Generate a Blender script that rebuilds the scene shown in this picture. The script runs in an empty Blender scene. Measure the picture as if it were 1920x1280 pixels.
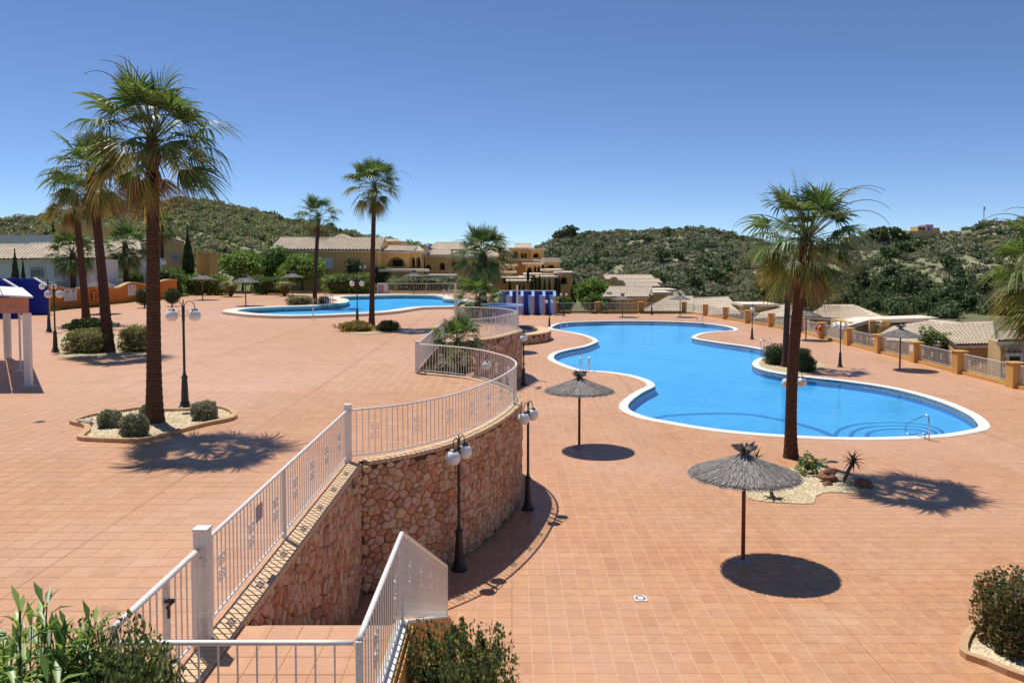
import bpy, bmesh, math, random
import numpy as np
from mathutils import Vector, Matrix, noise
from mathutils.geometry import tessellate_polygon

R = math.radians
random.seed(7)
scene = bpy.context.scene
COL = scene.collection

# ------------------------------------------------------------------ camera
ZC = 6.55                    # eye height above the lower deck
U = 2.60                     # level of the upper deck (lower deck is 0)
FPX = 1520.0                 # focal length in pixels of a 1920 wide picture
PITCH = R(2.7)
VPP = 485.0 + FPX * math.tan(PITCH)
cam_data = bpy.data.cameras.new('camera')
cam_data.sensor_width = 36.0
cam_data.lens = 36.0 * FPX / 1920.0
cam_data.shift_y = -(640.0 - VPP) / 1920.0
cam_data.clip_start = 0.1
cam_data.clip_end = 6000.0
cam = bpy.data.objects.new('camera', cam_data)
cam.location = (0, 0, ZC)
cam.rotation_euler = (R(90) - PITCH, 0, 0)
COL.objects.link(cam)
scene.camera = cam

# ------------------------------------------------------------------ sky and sun
SUN_DIR = Vector((0.30, -0.36, -1.0)).normalized()
SUN_EL = math.asin(-SUN_DIR.z)
world = bpy.data.worlds.new('World')
scene.world = world
world.use_nodes = True
wn = world.node_tree
bg = wn.nodes['Background']
sky = wn.nodes.new('ShaderNodeTexSky')
sky.sky_type = 'NISHITA'
sky.sun_disc = False
sky.sun_elevation = SUN_EL
sky.sun_rotation = math.atan2(-SUN_DIR.x, -SUN_DIR.y)
sky.altitude = 0
sky.air_density = 0.52
sky.dust_density = 0.0
sky.ozone_density = 6.5
wn.links.new(sky.outputs['Color'], bg.inputs['Color'])
bg.inputs['Strength'].default_value = 0.122
sun_data = bpy.data.lights.new('sun', 'SUN')
sun_data.energy = 4.8
sun_data.angle = R(0.53)
sun_data.color = (1.0, 0.965, 0.91)
sun = bpy.data.objects.new('sun', sun_data)
sun.rotation_euler = SUN_DIR.to_track_quat('-Z', 'Y').to_euler()
sun.location = (-20, 30, 60)
COL.objects.link(sun)
vs = scene.view_settings
vs.view_transform = 'Standard'
vs.look = 'None'
vs.exposure = 0.08
vs.gamma = 1.0
scene.cycles.max_bounces = 8
scene.cycles.transparent_max_bounces = 12
scene.cycles.caustics_reflective = False
scene.cycles.caustics_refractive = False

# ------------------------------------------------------------------ where a picture point lies on a level or at a distance
CP, SP = math.cos(PITCH), math.sin(PITCH)
def ray(u, v):
    dx = (u - 960.0) / FPX
    dy = -(v - VPP) / FPX
    return Vector((dx, CP + dy * SP, -SP + dy * CP))
def P(u, v, z=0.0):
    d = ray(u, v)
    t = (z - ZC) / d.z
    return Vector((d.x * t, d.y * t, z))
def PD(u, v, y):
    d = ray(u, v)
    t = y / d.y
    return Vector((d.x * t, y, ZC + d.z * t))

# ------------------------------------------------------------------ mesh helpers
def wloc(o):
    v = Vector((0, 0, 0))
    while o is not None:
        v = v + o.location
        o = o.parent
    return v
def link(o, parent=None):
    COL.objects.link(o)
    if parent is not None:
        o.parent = parent
    return o
def tag(o, label=None, cat=None, group=None, kind=None):
    if label: o['label'] = label
    if cat: o['category'] = cat
    if group: o['group'] = group
    if kind: o['kind'] = kind
    return o
def thing(name, label, cat, loc=(0, 0, 0), group=None, rz=0.0):
    o = bpy.data.objects.new(name, None)
    o.empty_display_size = 0.2
    o.location = loc
    o.rotation_euler = (0, 0, rz)
    COL.objects.link(o)
    return tag(o, label, cat, group)
def np_mesh(name, V, F, smooth=False):
    V = np.asarray(V, dtype=np.float32)
    F = np.asarray(F, dtype=np.int32)
    k = F.shape[1]
    me = bpy.data.meshes.new(name)
    me.vertices.add(len(V))
    me.vertices.foreach_set('co', V.ravel())
    me.loops.add(F.size)
    me.loops.foreach_set('vertex_index', F.ravel())
    me.polygons.add(len(F))
    me.polygons.foreach_set('loop_start', np.arange(0, F.size, k, dtype=np.int32))
    me.polygons.foreach_set('loop_total', np.full(len(F), k, dtype=np.int32))
    if smooth:
        me.polygons.foreach_set('use_smooth', np.ones(len(F), dtype=bool))
    me.update(calc_edges=True)
    return me
def obj_from(me, name, mat, parent=None, loc=(0, 0, 0), rot=(0, 0, 0), scale=None):
    if mat is not None and len(me.materials) == 0:
        me.materials.append(mat)
    o = bpy.data.objects.new(name, me)
    o.location = loc
    o.rotation_euler = rot
    if scale is not None:
        o.scale = scale
    return link(o, parent)

class MB:
    def __init__(self):
        self.v = []; self.f = []
    def add(self, vs, fs):
        b = len(self.v)
        self.v.extend([tuple(p) for p in vs])
        self.f.extend([tuple(i + b for i in f) for f in fs])
        return self
    def box(self, c, s, rz=0.0, M=None):
        hx, hy, hz = s[0] / 2, s[1] / 2, s[2] / 2
        ca, sa = math.cos(rz), math.sin(rz)
        vs = []
        for sx, sy, sz in ((-1,-1,-1),(1,-1,-1),(1,1,-1),(-1,1,-1),(-1,-1,1),(1,-1,1),(1,1,1),(-1,1,1)):
            x, y, z = sx * hx, sy * hy, sz * hz
            p = Vector((x * ca - y * sa, x * sa + y * ca, z))
            if M is not None:
                p = M @ Vector((x, y, z))
            vs.append((p.x + c[0], p.y + c[1], p.z + c[2]))
        return self.add(vs, [(3,2,1,0),(4,5,6,7),(0,1,5,4),(1,2,6,5),(2,3,7,6),(3,0,4,7)])
    def box2(self, a, b):
        c = [(a[i] + b[i]) / 2 for i in range(3)]
        s = [abs(b[i] - a[i]) for i in range(3)]
        return self.box(c, s)
    def tube(self, pts, rad, n=8, cap=True, squash=1.0):
        pts = [Vector(p) for p in pts]
        m = len(pts)
        rs = rad if isinstance(rad, (list, tuple)) else [rad] * m
        vs, fs = [], []
        prev = None
        for i, p in enumerate(pts):
            t = (pts[min(i + 1, m - 1)] - pts[max(i - 1, 0)])
            if t.length < 1e-9: t = Vector((0, 0, 1))
            t.normalize()
            if prev is None:
                a = Vector((0, 0, 1)) if abs(t.z) < 0.9 else Vector((1, 0, 0))
                nrm = t.cross(a).normalized()
            else:
                nrm = (prev - t * prev.dot(t))
                if nrm.length < 1e-6: nrm = t.orthogonal()
                nrm.normalize()
            prev = nrm
            b = t.cross(nrm)
            for k in range(n):
                a = 2 * math.pi * k / n
                vs.append(p + nrm * (math.cos(a) * rs[i]) + b * (math.sin(a) * rs[i] * squash))
        for i in range(m - 1):
            for k in range(n):
                k2 = (k + 1) % n
                fs.append((i*n+k, i*n+k2, (i+1)*n+k2, (i+1)*n+k))
        if cap:
            fs.append(tuple(reversed(range(n))))
            fs.append(tuple((m-1)*n + k for k in range(n)))
        return self.add(vs, fs)
    def lathe(self, prof, n=16, c=(0, 0, 0), jit=0.0):
        vs, fs = [], []
        for r, z in prof:
            for k in range(n):
                a = 2 * math.pi * k / n
                rr = r * (1 + (random.uniform(-jit, jit) if jit else 0))
                vs.append((c[0] + rr * math.cos(a), c[1] + rr * math.sin(a), c[2] + z))
        for i in range(len(prof) - 1):
            for k in range(n):
                k2 = (k + 1) % n
                fs.append((i*n+k, i*n+k2, (i+1)*n+k2, (i+1)*n+k))
        fs.append(tuple(reversed(range(n))))
        fs.append(tuple((len(prof)-1)*n + k for k in range(n)))
        return self.add(vs, fs)
    def prism(self, loop, z0, z1, holes=(), bottom=True):
        loops = [list(loop)] + [list(h) for h in holes]
        flat = [p for L in loops for p in L]
        n = len(flat)
        tri = tessellate_polygon([[Vector((p[0], p[1], 0)) for p in L] for L in loops])
        vs = [(p[0], p[1], z1) for p in flat] + [(p[0], p[1], z0) for p in flat]
        fs = []
        for t in tri:
            a, b, c = [flat[i] for i in t]
            cr = (b[0]-a[0])*(c[1]-a[1]) - (b[1]-a[1])*(c[0]-a[0])
            t = tuple(t) if cr > 0 else tuple(reversed(t))
            fs.append(t)
            if bottom: fs.append(tuple(i + n for i in reversed(t)))
        s = 0
        for L in loops:
            m = len(L)
            for i in range(m):
                j = (i + 1) % m
                fs.append((s+i, s+j, s+j+n, s+i+n))
            s += m
        return self.add(vs, fs)
    def sheet(self, loop, z, holes=()):
        loops = [list(loop)] + [list(h) for h in holes]
        flat = [p for L in loops for p in L]
        tri = tessellate_polygon([[Vector((p[0], p[1], 0)) for p in L] for L in loops])
        fs = []
        for t in tri:
            a, b, c = [flat[i] for i in t]
            cr = (b[0]-a[0])*(c[1]-a[1]) - (b[1]-a[1])*(c[0]-a[0])
            fs.append(tuple(t) if cr > 0 else tuple(reversed(t)))
        return self.add([(p[0], p[1], z) for p in flat], fs)
    def strip(self, A, B, closed=False):
        n = len(A)
        vs = list(A) + list(B)
        fs = []
        for i in range(n if closed else n - 1):
            j = (i + 1) % n
            fs.append((i, j, j + n, i + n))
        return self.add(vs, fs)
    def panel(self, o, ex, ey, w, h, th, holes=()):
        """a wall panel in the plane ex/ey with holes (loops in panel coordinates), thickness th along ex x ey"""
        o, ex, ey = Vector(o), Vector(ex), Vector(ey)
        nz = ex.cross(ey)
        loops = [[(0,0),(w,0),(w,h),(0,h)]] + [list(q) for q in holes]
        flat = [p for L in loops for p in L]
        tri = tessellate_polygon([[Vector((p[0], p[1], 0)) for p in L] for L in loops])
        n = len(flat)
        vs = [o + ex*p[0] + ey*p[1] for p in flat] + [o + ex*p[0] + ey*p[1] - nz*th for p in flat]
        fs = []
        for t in tri:
            a, b, c = [flat[i] for i in t]
            cr = (b[0]-a[0])*(c[1]-a[1]) - (b[1]-a[1])*(c[0]-a[0])
            t = tuple(t) if cr > 0 else tuple(reversed(t))
            fs.append(t); fs.append(tuple(i + n for i in reversed(t)))
        s = 0
        for L in loops:
            m = len(L)
            for i in range(m):
                j = (i + 1) % m
                fs.append((s+i, s+i+n, s+j+n, s+j))
            s += m
        return self.add(vs, fs)
    def mesh(self, name, smooth=False, off=None):
        me = bpy.data.meshes.new(name)
        v = self.v
        if off is not None:
            v = [(p[0]-off[0], p[1]-off[1], p[2]-off[2]) for p in v]
        me.from_pydata(v, [], self.f)
        if smooth:
            me.polygons.foreach_set('use_smooth', [True] * len(me.polygons))
        me.update()
        return me
    def build(self, name, mat, parent=None, smooth=False, local=False):
        off = None if (parent is None or local) else wloc(parent)
        return obj_from(self.mesh(name, smooth, off), name, mat, parent)

def catmull(pts, sub=6, closed=True):
    pts = [Vector((p[0], p[1])) for p in pts]
    n = len(pts)
    out = []
    rng = range(n) if closed else range(n - 1)
    for i in rng:
        if closed:
            p0, p1, p2, p3 = pts[i-1], pts[i], pts[(i+1) % n], pts[(i+2) % n]
        else:
            p0, p1, p2, p3 = pts[max(i-1, 0)], pts[i], pts[i+1], pts[min(i+2, n-1)]
        for k in range(sub):
            t = k / sub
            out.append(0.5 * ((2*p1) + (p2-p0)*t + (2*p0-5*p1+4*p2-p3)*t*t + (3*p1-p0-3*p2+p3)*t*t*t))
    if not closed: out.append(pts[-1].copy())
    return [(p.x, p.y) for p in out]
def area(L):
    return 0.5 * sum(L[i][0]*L[(i+1) % len(L)][1] - L[(i+1) % len(L)][0]*L[i][1] for i in range(len(L)))
def ccw(L):
    return L if area(L) > 0 else list(reversed(L))
def offset(L, d, closed=True):
    """move a counter-clockwise loop outwards by d"""
    n = len(L); out = []
    for i in range(n):
        if closed:
            a, b = L[i-1], L[(i+1) % n]
        else:
            a, b = L[max(i-1, 0)], L[min(i+1, n-1)]
        tx, ty = b[0]-a[0], b[1]-a[1]
        l = math.hypot(tx, ty) or 1
        out.append((L[i][0] + ty/l*d, L[i][1] - tx/l*d))
    return out
def inside(p, L):
    x, y = p[0], p[1]; c = False; n = len(L); j = n - 1
    for i in range(n):
        if (L[i][1] > y) != (L[j][1] > y) and x < (L[j][0]-L[i][0])*(y-L[i][1])/(L[j][1]-L[i][1]) + L[i][0]:
            c = not c
        j = i
    return c
class Path:
    def __init__(self, pts, closed=False):
        self.p = [Vector((a[0], a[1])) for a in pts]
        if closed: self.p.append(self.p[0].copy())
        self.s = [0.0]
        for a, b in zip(self.p, self.p[1:]):
            self.s.append(self.s[-1] + (b - a).length)
        self.len = self.s[-1]
    def at(self, s):
        s = min(max(s, 0), self.len)
        lo, hi = 0, len(self.s) - 1
        while hi - lo > 1:
            m = (lo + hi) // 2
            if self.s[m] <= s: lo = m
            else: hi = m
        l = self.s[hi] - self.s[lo] or 1
        t = (s - self.s[lo]) / l
        p = self.p[lo].lerp(self.p[hi], t)
        a = self.p[max(lo - 1, 0)]; b = self.p[min(hi + 1, len(self.p) - 1)]
        tg = (b - a).normalized()
        return p, tg

# ------------------------------------------------------------------ materials
MATS = {}
def mix_node(nt, fac, a, b, mode='MIX'):
    m = nt.nodes.new('ShaderNodeMix'); m.data_type = 'RGBA'; m.blend_type = mode
    if isinstance(fac, (int, float)): m.inputs[0].default_value = fac
    else: nt.links.new(fac, m.inputs[0])
    for i, c in ((6, a), (7, b)):
        if isinstance(c, (tuple, list)): m.inputs[i].default_value = (c[0], c[1], c[2], 1)
        else: nt.links.new(c, m.inputs[i])
    return m.outputs[2]
def ramp_node(nt, src, stops):
    r = nt.nodes.new('ShaderNodeValToRGB')
    while len(r.color_ramp.elements) > len(stops): r.color_ramp.elements.remove(r.color_ramp.elements[-1])
    while len(r.color_ramp.elements) < len(stops): r.color_ramp.elements.new(0.5)
    for e, (p, c) in zip(r.color_ramp.elements, stops):
        e.position = p
        e.color = (c, c, c, 1) if isinstance(c, (int, float)) else (c[0], c[1], c[2], 1)
    nt.links.new(src, r.inputs[0])
    return r.outputs[0]
def noise_node(nt, co, scale, detail=5, rough=0.6, dist=0.0):
    n = nt.nodes.new('ShaderNodeTexNoise')
    n.inputs['Scale'].default_value = scale
    n.inputs['Detail'].default_value = detail
    n.inputs['Roughness'].default_value = rough
    n.inputs['Distortion'].default_value = dist
    if co is not None: nt.links.new(co, n.inputs['Vector'])
    return n.outputs[0]
def math_node(nt, op, a, b=None, c=None):
    m = nt.nodes.new('ShaderNodeMath'); m.operation = op
    for i, x in enumerate((a, b, c)):
        if x is None: continue
        if isinstance(x, (int, float)): m.inputs[i].default_value = x
        else: nt.links.new(x, m.inputs[i])
    return m.outputs[0]
def base_mat(name):
    m = bpy.data.materials.new(name); m.use_nodes = True
    nt = m.node_tree
    return m, nt, nt.nodes['Principled BSDF']
def pm(name, c1, c2=None, scale=4.0, rough=0.8, bump=0.0, bscale=40.0, spec=0.25, island=0.0, metal=0.0, world=False, big=None, dist=0.0, detail=6):
    if name in MATS: return MATS[name]
    m, nt, b = base_mat(name)
    if world:
        co = nt.nodes.new('ShaderNodeNewGeometry').outputs['Position']
    else:
        co = nt.nodes.new('ShaderNodeTexCoord').outputs['Object']
    c2 = c2 or tuple(x * 0.72 for x in c1)
    n = noise_node(nt, co, scale, detail, 0.62, dist)
    f = ramp_node(nt, n, [(0.32, 0.0), (0.68, 1.0)])
    col = mix_node(nt, f, c1, c2)
    if big:
        n2 = noise_node(nt, co, big[0], 3)
        f2 = ramp_node(nt, n2, [(0.4, 0.0), (0.7, 1.0)])
        f3 = math_node(nt, 'MULTIPLY', f2, big[2])
        col = mix_node(nt, f3, col, big[1])
    if island:
        rp = nt.nodes.new('ShaderNodeNewGeometry').outputs['Random Per Island']
        g = math_node(nt, 'MULTIPLY_ADD', rp, 2 * island, 1 - island)
        hs = nt.nodes.new('ShaderNodeHueSaturation')
        nt.links.new(col, hs.inputs['Color']); nt.links.new(g, hs.inputs['Value'])
        col = hs.outputs[0]
    nt.links.new(col, b.inputs['Base Color'])
    b.inputs['Roughness'].default_value = rough
    b.inputs['Specular IOR Level'].default_value = spec
    b.inputs['Metallic'].default_value = metal
    if bump:
        nb = noise_node(nt, co, bscale, 4)
        bn = nt.nodes.new('ShaderNodeBump')
        bn.inputs['Strength'].default_value = bump
        bn.inputs['Distance'].default_value = 0.02
        nt.links.new(nb, bn.inputs['Height']); nt.links.new(bn.outputs[0], b.inputs['Normal'])
    MATS[name] = m
    return m
def leafmat(name, c1, c2, scale=1.5, island=0.35, trans=0.25, rough=0.5, spec=0.35, tip=None):
    if name in MATS: return MATS[name]
    m, nt, b = base_mat(name)
    geo = nt.nodes.new('ShaderNodeNewGeometry')
    rp = geo.outputs['Random Per Island']
    n = noise_node(nt, geo.outputs['Position'], scale, 3)
    f = math_node(nt, 'ADD', math_node(nt, 'MULTIPLY', n, 0.9), math_node(nt, 'MULTIPLY_ADD', rp, 0.6, -0.25))
    f = ramp_node(nt, f, [(0.25, 0.0), (0.75, 1.0)])
    col = mix_node(nt, f, c1, c2)
    if tip:
        at = nt.nodes.new('ShaderNodeAttribute'); at.attribute_name = 'tip'
        ft = ramp_node(nt, at.outputs['Fac'], [(tip[1], 0.0), (min(tip[1] + 0.4, 1.0), 1.0)])
        col = mix_node(nt, ft, col, tip[0])
    g = math_node(nt, 'MULTIPLY_ADD', rp, 2 * island, 1 - island)
    hs = nt.nodes.new('ShaderNodeHueSaturation')
    nt.links.new(col, hs.inputs['Color']); nt.links.new(g, hs.inputs['Value'])
    col = hs.outputs[0]
    nt.links.new(col, b.inputs['Base Color'])
    b.inputs['Roughness'].default_value = rough
    b.inputs['Specular IOR Level'].default_value = spec
    tr = nt.nodes.new('ShaderNodeBsdfTranslucent')
    nt.links.new(mix_node(nt, 1.0, col, (1.25, 1.3, 0.7), 'MULTIPLY'), tr.inputs['Color'])
    ms = nt.nodes.new('ShaderNodeMixShader'); ms.inputs[0].default_value = trans
    nt.links.new(b.outputs[0], ms.inputs[1]); nt.links.new(tr.outputs[0], ms.inputs[2])
    nt.links.new(ms.outputs[0], nt.nodes['Material Output'].inputs['Surface'])
    MATS[name] = m
    return m

TILE = 0.33
def tile_mat(name, grout):
    m, nt, b = base_mat(name)
    pos = nt.nodes.new('ShaderNodeNewGeometry').outputs['Position']
    sep = nt.nodes.new('ShaderNodeSeparateXYZ'); nt.links.new(pos, sep.inputs[0])
    qx = math_node(nt, 'MULTIPLY', sep.outputs[0], 1 / TILE)
    qy = math_node(nt, 'MULTIPLY', sep.outputs[1], 1 / TILE)
    ix, iy = math_node(nt, 'FLOOR', qx), math_node(nt, 'FLOOR', qy)
    cmb = nt.nodes.new('ShaderNodeCombineXYZ'); nt.links.new(ix, cmb.inputs[0]); nt.links.new(iy, cmb.inputs[1])
    wnz = nt.nodes.new('ShaderNodeTexWhiteNoise'); wnz.noise_dimensions = '2D'; nt.links.new(cmb.outputs[0], wnz.inputs['Vector'])
    col = ramp_node(nt, wnz.outputs['Value'], [(0.0, (0.48, 0.235, 0.106)), (0.12, (0.525, 0.262, 0.121)), (0.45, (0.535, 0.268, 0.122)), (0.75, (0.57, 0.30, 0.14)), (0.93, (0.56, 0.29, 0.15)), (1.0, (0.51, 0.268, 0.145))])
    # cloudy firing marks inside each tile
    off = nt.nodes.new('ShaderNodeVectorMath'); off.operation = 'SCALE'; nt.links.new(wnz.outputs['Color'], off.inputs[0]); off.inputs['Scale'].default_value = 30
    va = nt.nodes.new('ShaderNodeVectorMath'); va.operation = 'ADD'; nt.links.new(pos, va.inputs[0]); nt.links.new(off.outputs[0], va.inputs[1])
    n1 = noise_node(nt, va.outputs[0], 4.5, 5, 0.65)
    col = mix_node(nt, math_node(nt, 'MULTIPLY', ramp_node(nt, n1, [(0.42, 0.0), (0.68, 1.0)]), 0.55), col, (0.36, 0.165, 0.085))
    n3 = noise_node(nt, va.outputs[0], 3.0, 3, 0.5)
    col = mix_node(nt, math_node(nt, 'MULTIPLY', ramp_node(nt, n3, [(0.55, 0.0), (0.8, 1.0)]), 0.45), col, (0.66, 0.38, 0.2))
    # large worn / bleached patches over the whole deck
    n2 = noise_node(nt, pos, 0.11, 6, 0.6)
    col = mix_node(nt, math_node(nt, 'MULTIPLY', ramp_node(nt, n2, [(0.42, 0.0), (0.7, 1.0)]), 0.5), col, (0.62, 0.37, 0.26))
    n4 = noise_node(nt, pos, 0.5, 5, 0.7)
    col = mix_node(nt, math_node(nt, 'MULTIPLY', ramp_node(nt, n4, [(0.52, 0.0), (0.72, 1.0)]), 0.42), col, (0.40, 0.21, 0.125))
    n5 = noise_node(nt, pos, 0.23, 7, 0.72, 0.6)
    col = mix_node(nt, math_node(nt, 'MULTIPLY', ramp_node(nt, n5, [(0.60, 0.0), (0.66, 1.0)]), 0.22), col, (0.68, 0.46, 0.31))
    n6 = noise_node(nt, pos, 1.7, 3, 0.5)
    col = mix_node(nt, math_node(nt, 'MULTIPLY', ramp_node(nt, n6, [(0.70, 0.0), (0.75, 1.0)]), 0.4), col, (0.27, 0.145, 0.085))
    if grout:
        fx = math_node(nt, 'FRACT', qx); fy = math_node(nt, 'FRACT', qy)
        ex = math_node(nt, 'MINIMUM', fx, math_node(nt, 'SUBTRACT', 1.0, fx))
        ey = math_node(nt, 'MINIMUM', fy, math_node(nt, 'SUBTRACT', 1.0, fy))
        g = math_node(nt, 'LESS_THAN', math_node(nt, 'MINIMUM', ex, ey), 0.017)
        col = mix_node(nt, g, col, (0.68, 0.50, 0.36))
        # dark movement joints every eighteen tiles
        jx = math_node(nt, 'FRACT', math_node(nt, 'MULTIPLY', math_node(nt, 'ADD', qx, 0.5), 1 / 18))
        jy = math_node(nt, 'FRACT', math_node(nt, 'MULTIPLY', math_node(nt, 'ADD', qy, 6.5), 1 / 14))
        jj = math_node(nt, 'MINIMUM', math_node(nt, 'ABSOLUTE', math_node(nt, 'SUBTRACT', jx, 0.5 / 18)), math_node(nt, 'ABSOLUTE', math_node(nt, 'SUBTRACT', jy, 0.5 / 14)))
        col = mix_node(nt, math_node(nt, 'LESS_THAN', jj, 0.002), col, (0.16, 0.085, 0.05))
    nt.links.new(col, b.inputs['Base Color'])
    nt.links.new(ramp_node(nt, n1, [(0.3, 0.38), (0.7, 0.6)]), b.inputs['Roughness'])
    b.inputs['Specular IOR Level'].default_value = 0.3
    bn = nt.nodes.new('ShaderNodeBump'); bn.inputs['Strength'].default_value = 0.12; bn.inputs['Distance'].default_value = 0.01
    nt.links.new(n1, bn.inputs['Height']); nt.links.new(bn.outputs[0], b.inputs['Normal'])
    MATS[name] = m
    return m
M_DECK = tile_mat('terracotta_deck', True)
M_TILE = tile_mat('terracotta_tile', False)
M_WHITE = pm('white_powder_coat', (0.82, 0.79, 0.74), (0.71, 0.67, 0.61), 9, 0.42, 0.1, 80, spec=0.4, big=(31.0, (0.46, 0.36, 0.28), 0.35))
M_BLACK = pm('black_cast_iron', (0.012, 0.012, 0.013), (0.03, 0.028, 0.026), 12, 0.42, 0.15, 60, 0.5)
M_GLOBE = pm('opal_globe', (0.82, 0.81, 0.79), (0.74, 0.73, 0.70), 5, 0.25, spec=0.5)
M_OCHRE = pm('ochre_render', (0.64, 0.365, 0.125), (0.54, 0.285, 0.085), 1.6, 0.9, 0.25, 30, 0.15, big=(0.5, (0.60, 0.30, 0.10), 0.5))
M_HOUSE = pm('house_render', (0.76, 0.46, 0.18), (0.68, 0.39, 0.14), 0.8, 0.9, 0.2, 12, 0.15, big=(0.25, (0.70, 0.44, 0.19), 0.6))
M_SAND = pm('sand_render', (0.66, 0.47, 0.24), (0.58, 0.40, 0.19), 0.8, 0.9, 0.2, 12, 0.15)
M_WHITEWALL = pm('whitewash', (0.74, 0.73, 0.70), (0.64, 0.63, 0.60), 1.0, 0.9, 0.15, 15, 0.15)
M_DARK = pm('dark_opening', (0.03, 0.025, 0.02), (0.05, 0.04, 0.03), 2, 0.6)
M_ROOF = pm('pale_clay_tile', (0.74, 0.64, 0.50), (0.54, 0.43, 0.31), 5.0, 0.9, 0.0, 20, 0.15, big=(0.7, (0.50, 0.40, 0.29), 0.6))
M_SLAB = pm('pale_roof_slab', (0.76, 0.66, 0.53), (0.64, 0.53, 0.40), 1.5, 0.9, 0.0, 20, 0.15)
M_COPING = pm('white_pool_coping', (0.78, 0.75, 0.69), (0.68, 0.64, 0.57), 2.5, 0.7, 0.1, 40, 0.3)
M_CREAM = pm('cream_pool_coping', (0.74, 0.68, 0.55), (0.64, 0.57, 0.44), 2.0, 0.75, 0.1, 40, 0.25)
M_BRICK = pm('coping_brick', (0.70, 0.51, 0.33), (0.58, 0.37, 0.21), 9, 0.85, 0.3, 50, 0.15)
M_MORTAR = pm('dark_mortar', (0.13, 0.075, 0.045), (0.09, 0.05, 0.03), 20, 0.95, 0.3, 60, 0.1)
M_STEEL = pm('stainless_steel', (0.62, 0.64, 0.66), (0.55, 0.56, 0.58), 5, 0.22, metal=1.0)
M_SOIL = pm('garden_soil', (0.20, 0.13, 0.08), (0.13, 0.085, 0.05), 6, 0.95, 0.4, 40, 0.1)
M_GRAVEL = pm('cream_gravel_bed', (0.62, 0.50, 0.31), (0.34, 0.26, 0.15), 34, 0.9, 0.9, 60, 0.15)
M_PEB = pm('cream_pebble', (0.68, 0.56, 0.37), (0.5, 0.40, 0.25), 2.0, 0.85, spec=0.15, island=0.35)
M_BLUE = pm('blue_mosaic', (0.024, 0.045, 0.32), (0.038, 0.07, 0.42), 6, 0.35, spec=0.4)
M_PALEBLUE = pm('pale_blue_mosaic', (0.22, 0.38, 0.68), (0.34, 0.50, 0.75), 7, 0.4, spec=0.4)
M_LILAC = pm('weathered_lilac_render', (0.50, 0.36, 0.42), (0.40, 0.28, 0.34), 3, 0.8)
M_WOODPOLE = pm('stained_pole', (0.16, 0.065, 0.028), (0.10, 0.04, 0.018), 9, 0.6, 0.2, 60, 0.3)
M_GREYPOLE = pm('weathered_pole', (0.22, 0.15, 0.11), (0.14, 0.095, 0.07), 9, 0.8)
M_STRAW = pm('weathered_straw', (0.34, 0.31, 0.285), (0.22, 0.20, 0.18), 14, 0.95, spec=0.1, island=0.45)
M_STRAWCORE = pm('straw_core', (0.17, 0.15, 0.135), (0.12, 0.11, 0.10), 20, 0.95, 0.5, 80, 0.1)
M_RING = pm('faded_red_plastic', (0.55, 0.06, 0.03), (0.48, 0.05, 0.03), 8, 0.5)
M_ORANGE = pm('orange_plastic', (0.75, 0.11, 0.02), (0.65, 0.09, 0.02), 8, 0.45)
M_CONC = pm('pale_concrete', (0.46, 0.42, 0.36), (0.36, 0.33, 0.28), 8, 0.9, 0.3, 60)
M_STONE = [pm('wall_stone_' + n, c1, c2, 7, 0.9, 0.7, 26, 0.12) for n, c1, c2 in (
    ('rust', (0.62, 0.315, 0.18), (0.46, 0.215, 0.115)), ('tan', (0.66, 0.41, 0.245), (0.50, 0.29, 0.16)),
    ('brown', (0.53, 0.29, 0.175), (0.38, 0.195, 0.11)), ('pink', (0.66, 0.42, 0.31), (0.54, 0.32, 0.225)), ('buff', (0.70, 0.51, 0.34), (0.56, 0.38, 0.23)))]
M_ROCK = pm('red_garden_rock', (0.34, 0.17, 0.10), (0.20, 0.10, 0.06), 7, 0.95, 0.8, 20, 0.1)
M_PALEROCK = pm('pale_garden_rock', (0.60, 0.52, 0.40), (0.42, 0.35, 0.26), 7, 0.95, 0.8, 20, 0.1)
L_OLIVE = leafmat('olive_shrub_leaf', (0.17, 0.18, 0.06), (0.33, 0.31, 0.11))
L_GREY = leafmat('grey_green_leaf', (0.20, 0.21, 0.12), (0.36, 0.36, 0.23), trans=0.15)
L_DARK = leafmat('dark_leaf', (0.03, 0.055, 0.018), (0.075, 0.115, 0.036), trans=0.15)
L_MID = leafmat('mid_green_leaf', (0.07, 0.145, 0.03), (0.17, 0.27, 0.06))
L_BRIGHT = leafmat('bright_green_leaf', (0.11, 0.20, 0.035), (0.27, 0.38, 0.085))
L_OLEANDER = leafmat('oleander_leaf', (0.13, 0.24, 0.045), (0.36, 0.46, 0.12), scale=4, trans=0.3, rough=0.4, spec=0.4)
L_CONIFER = leafmat('conifer_sprig', (0.07, 0.10, 0.03), (0.22, 0.25, 0.085), scale=7)
L_RUST = leafmat('rusty_ground_cover_leaf', (0.42, 0.21, 0.04), (0.20, 0.21, 0.05), scale=2)
L_RED = leafmat('red_tinged_leaf', (0.09, 0.135, 0.035), (0.20, 0.11, 0.045), scale=3, island=0.4)
L_PALM = leafmat('palm_green', (0.06, 0.115, 0.03), (0.15, 0.22, 0.07), 1.2, 0.3, 0.28, 0.45, 0.3, tip=((0.26, 0.23, 0.10), 0.62))
L_PALMY = leafmat('palm_yellowing', (0.085, 0.13, 0.03), (0.21, 0.23, 0.065), 1.2, 0.3, 0.28, 0.45, 0.35, tip=((0.40, 0.26, 0.08), 0.5))
L_PALMD = leafmat('palm_dead', (0.22, 0.115, 0.05), (0.33, 0.19, 0.085), 1.2, 0.3, 0.2, 0.8, 0.15)
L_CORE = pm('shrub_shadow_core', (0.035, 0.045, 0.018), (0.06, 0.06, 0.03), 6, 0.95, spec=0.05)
M_BARK = pm('grey_bark', (0.16, 0.12, 0.09), (0.09, 0.065, 0.05), 12, 0.95, 0.6, 30, 0.1)

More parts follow.
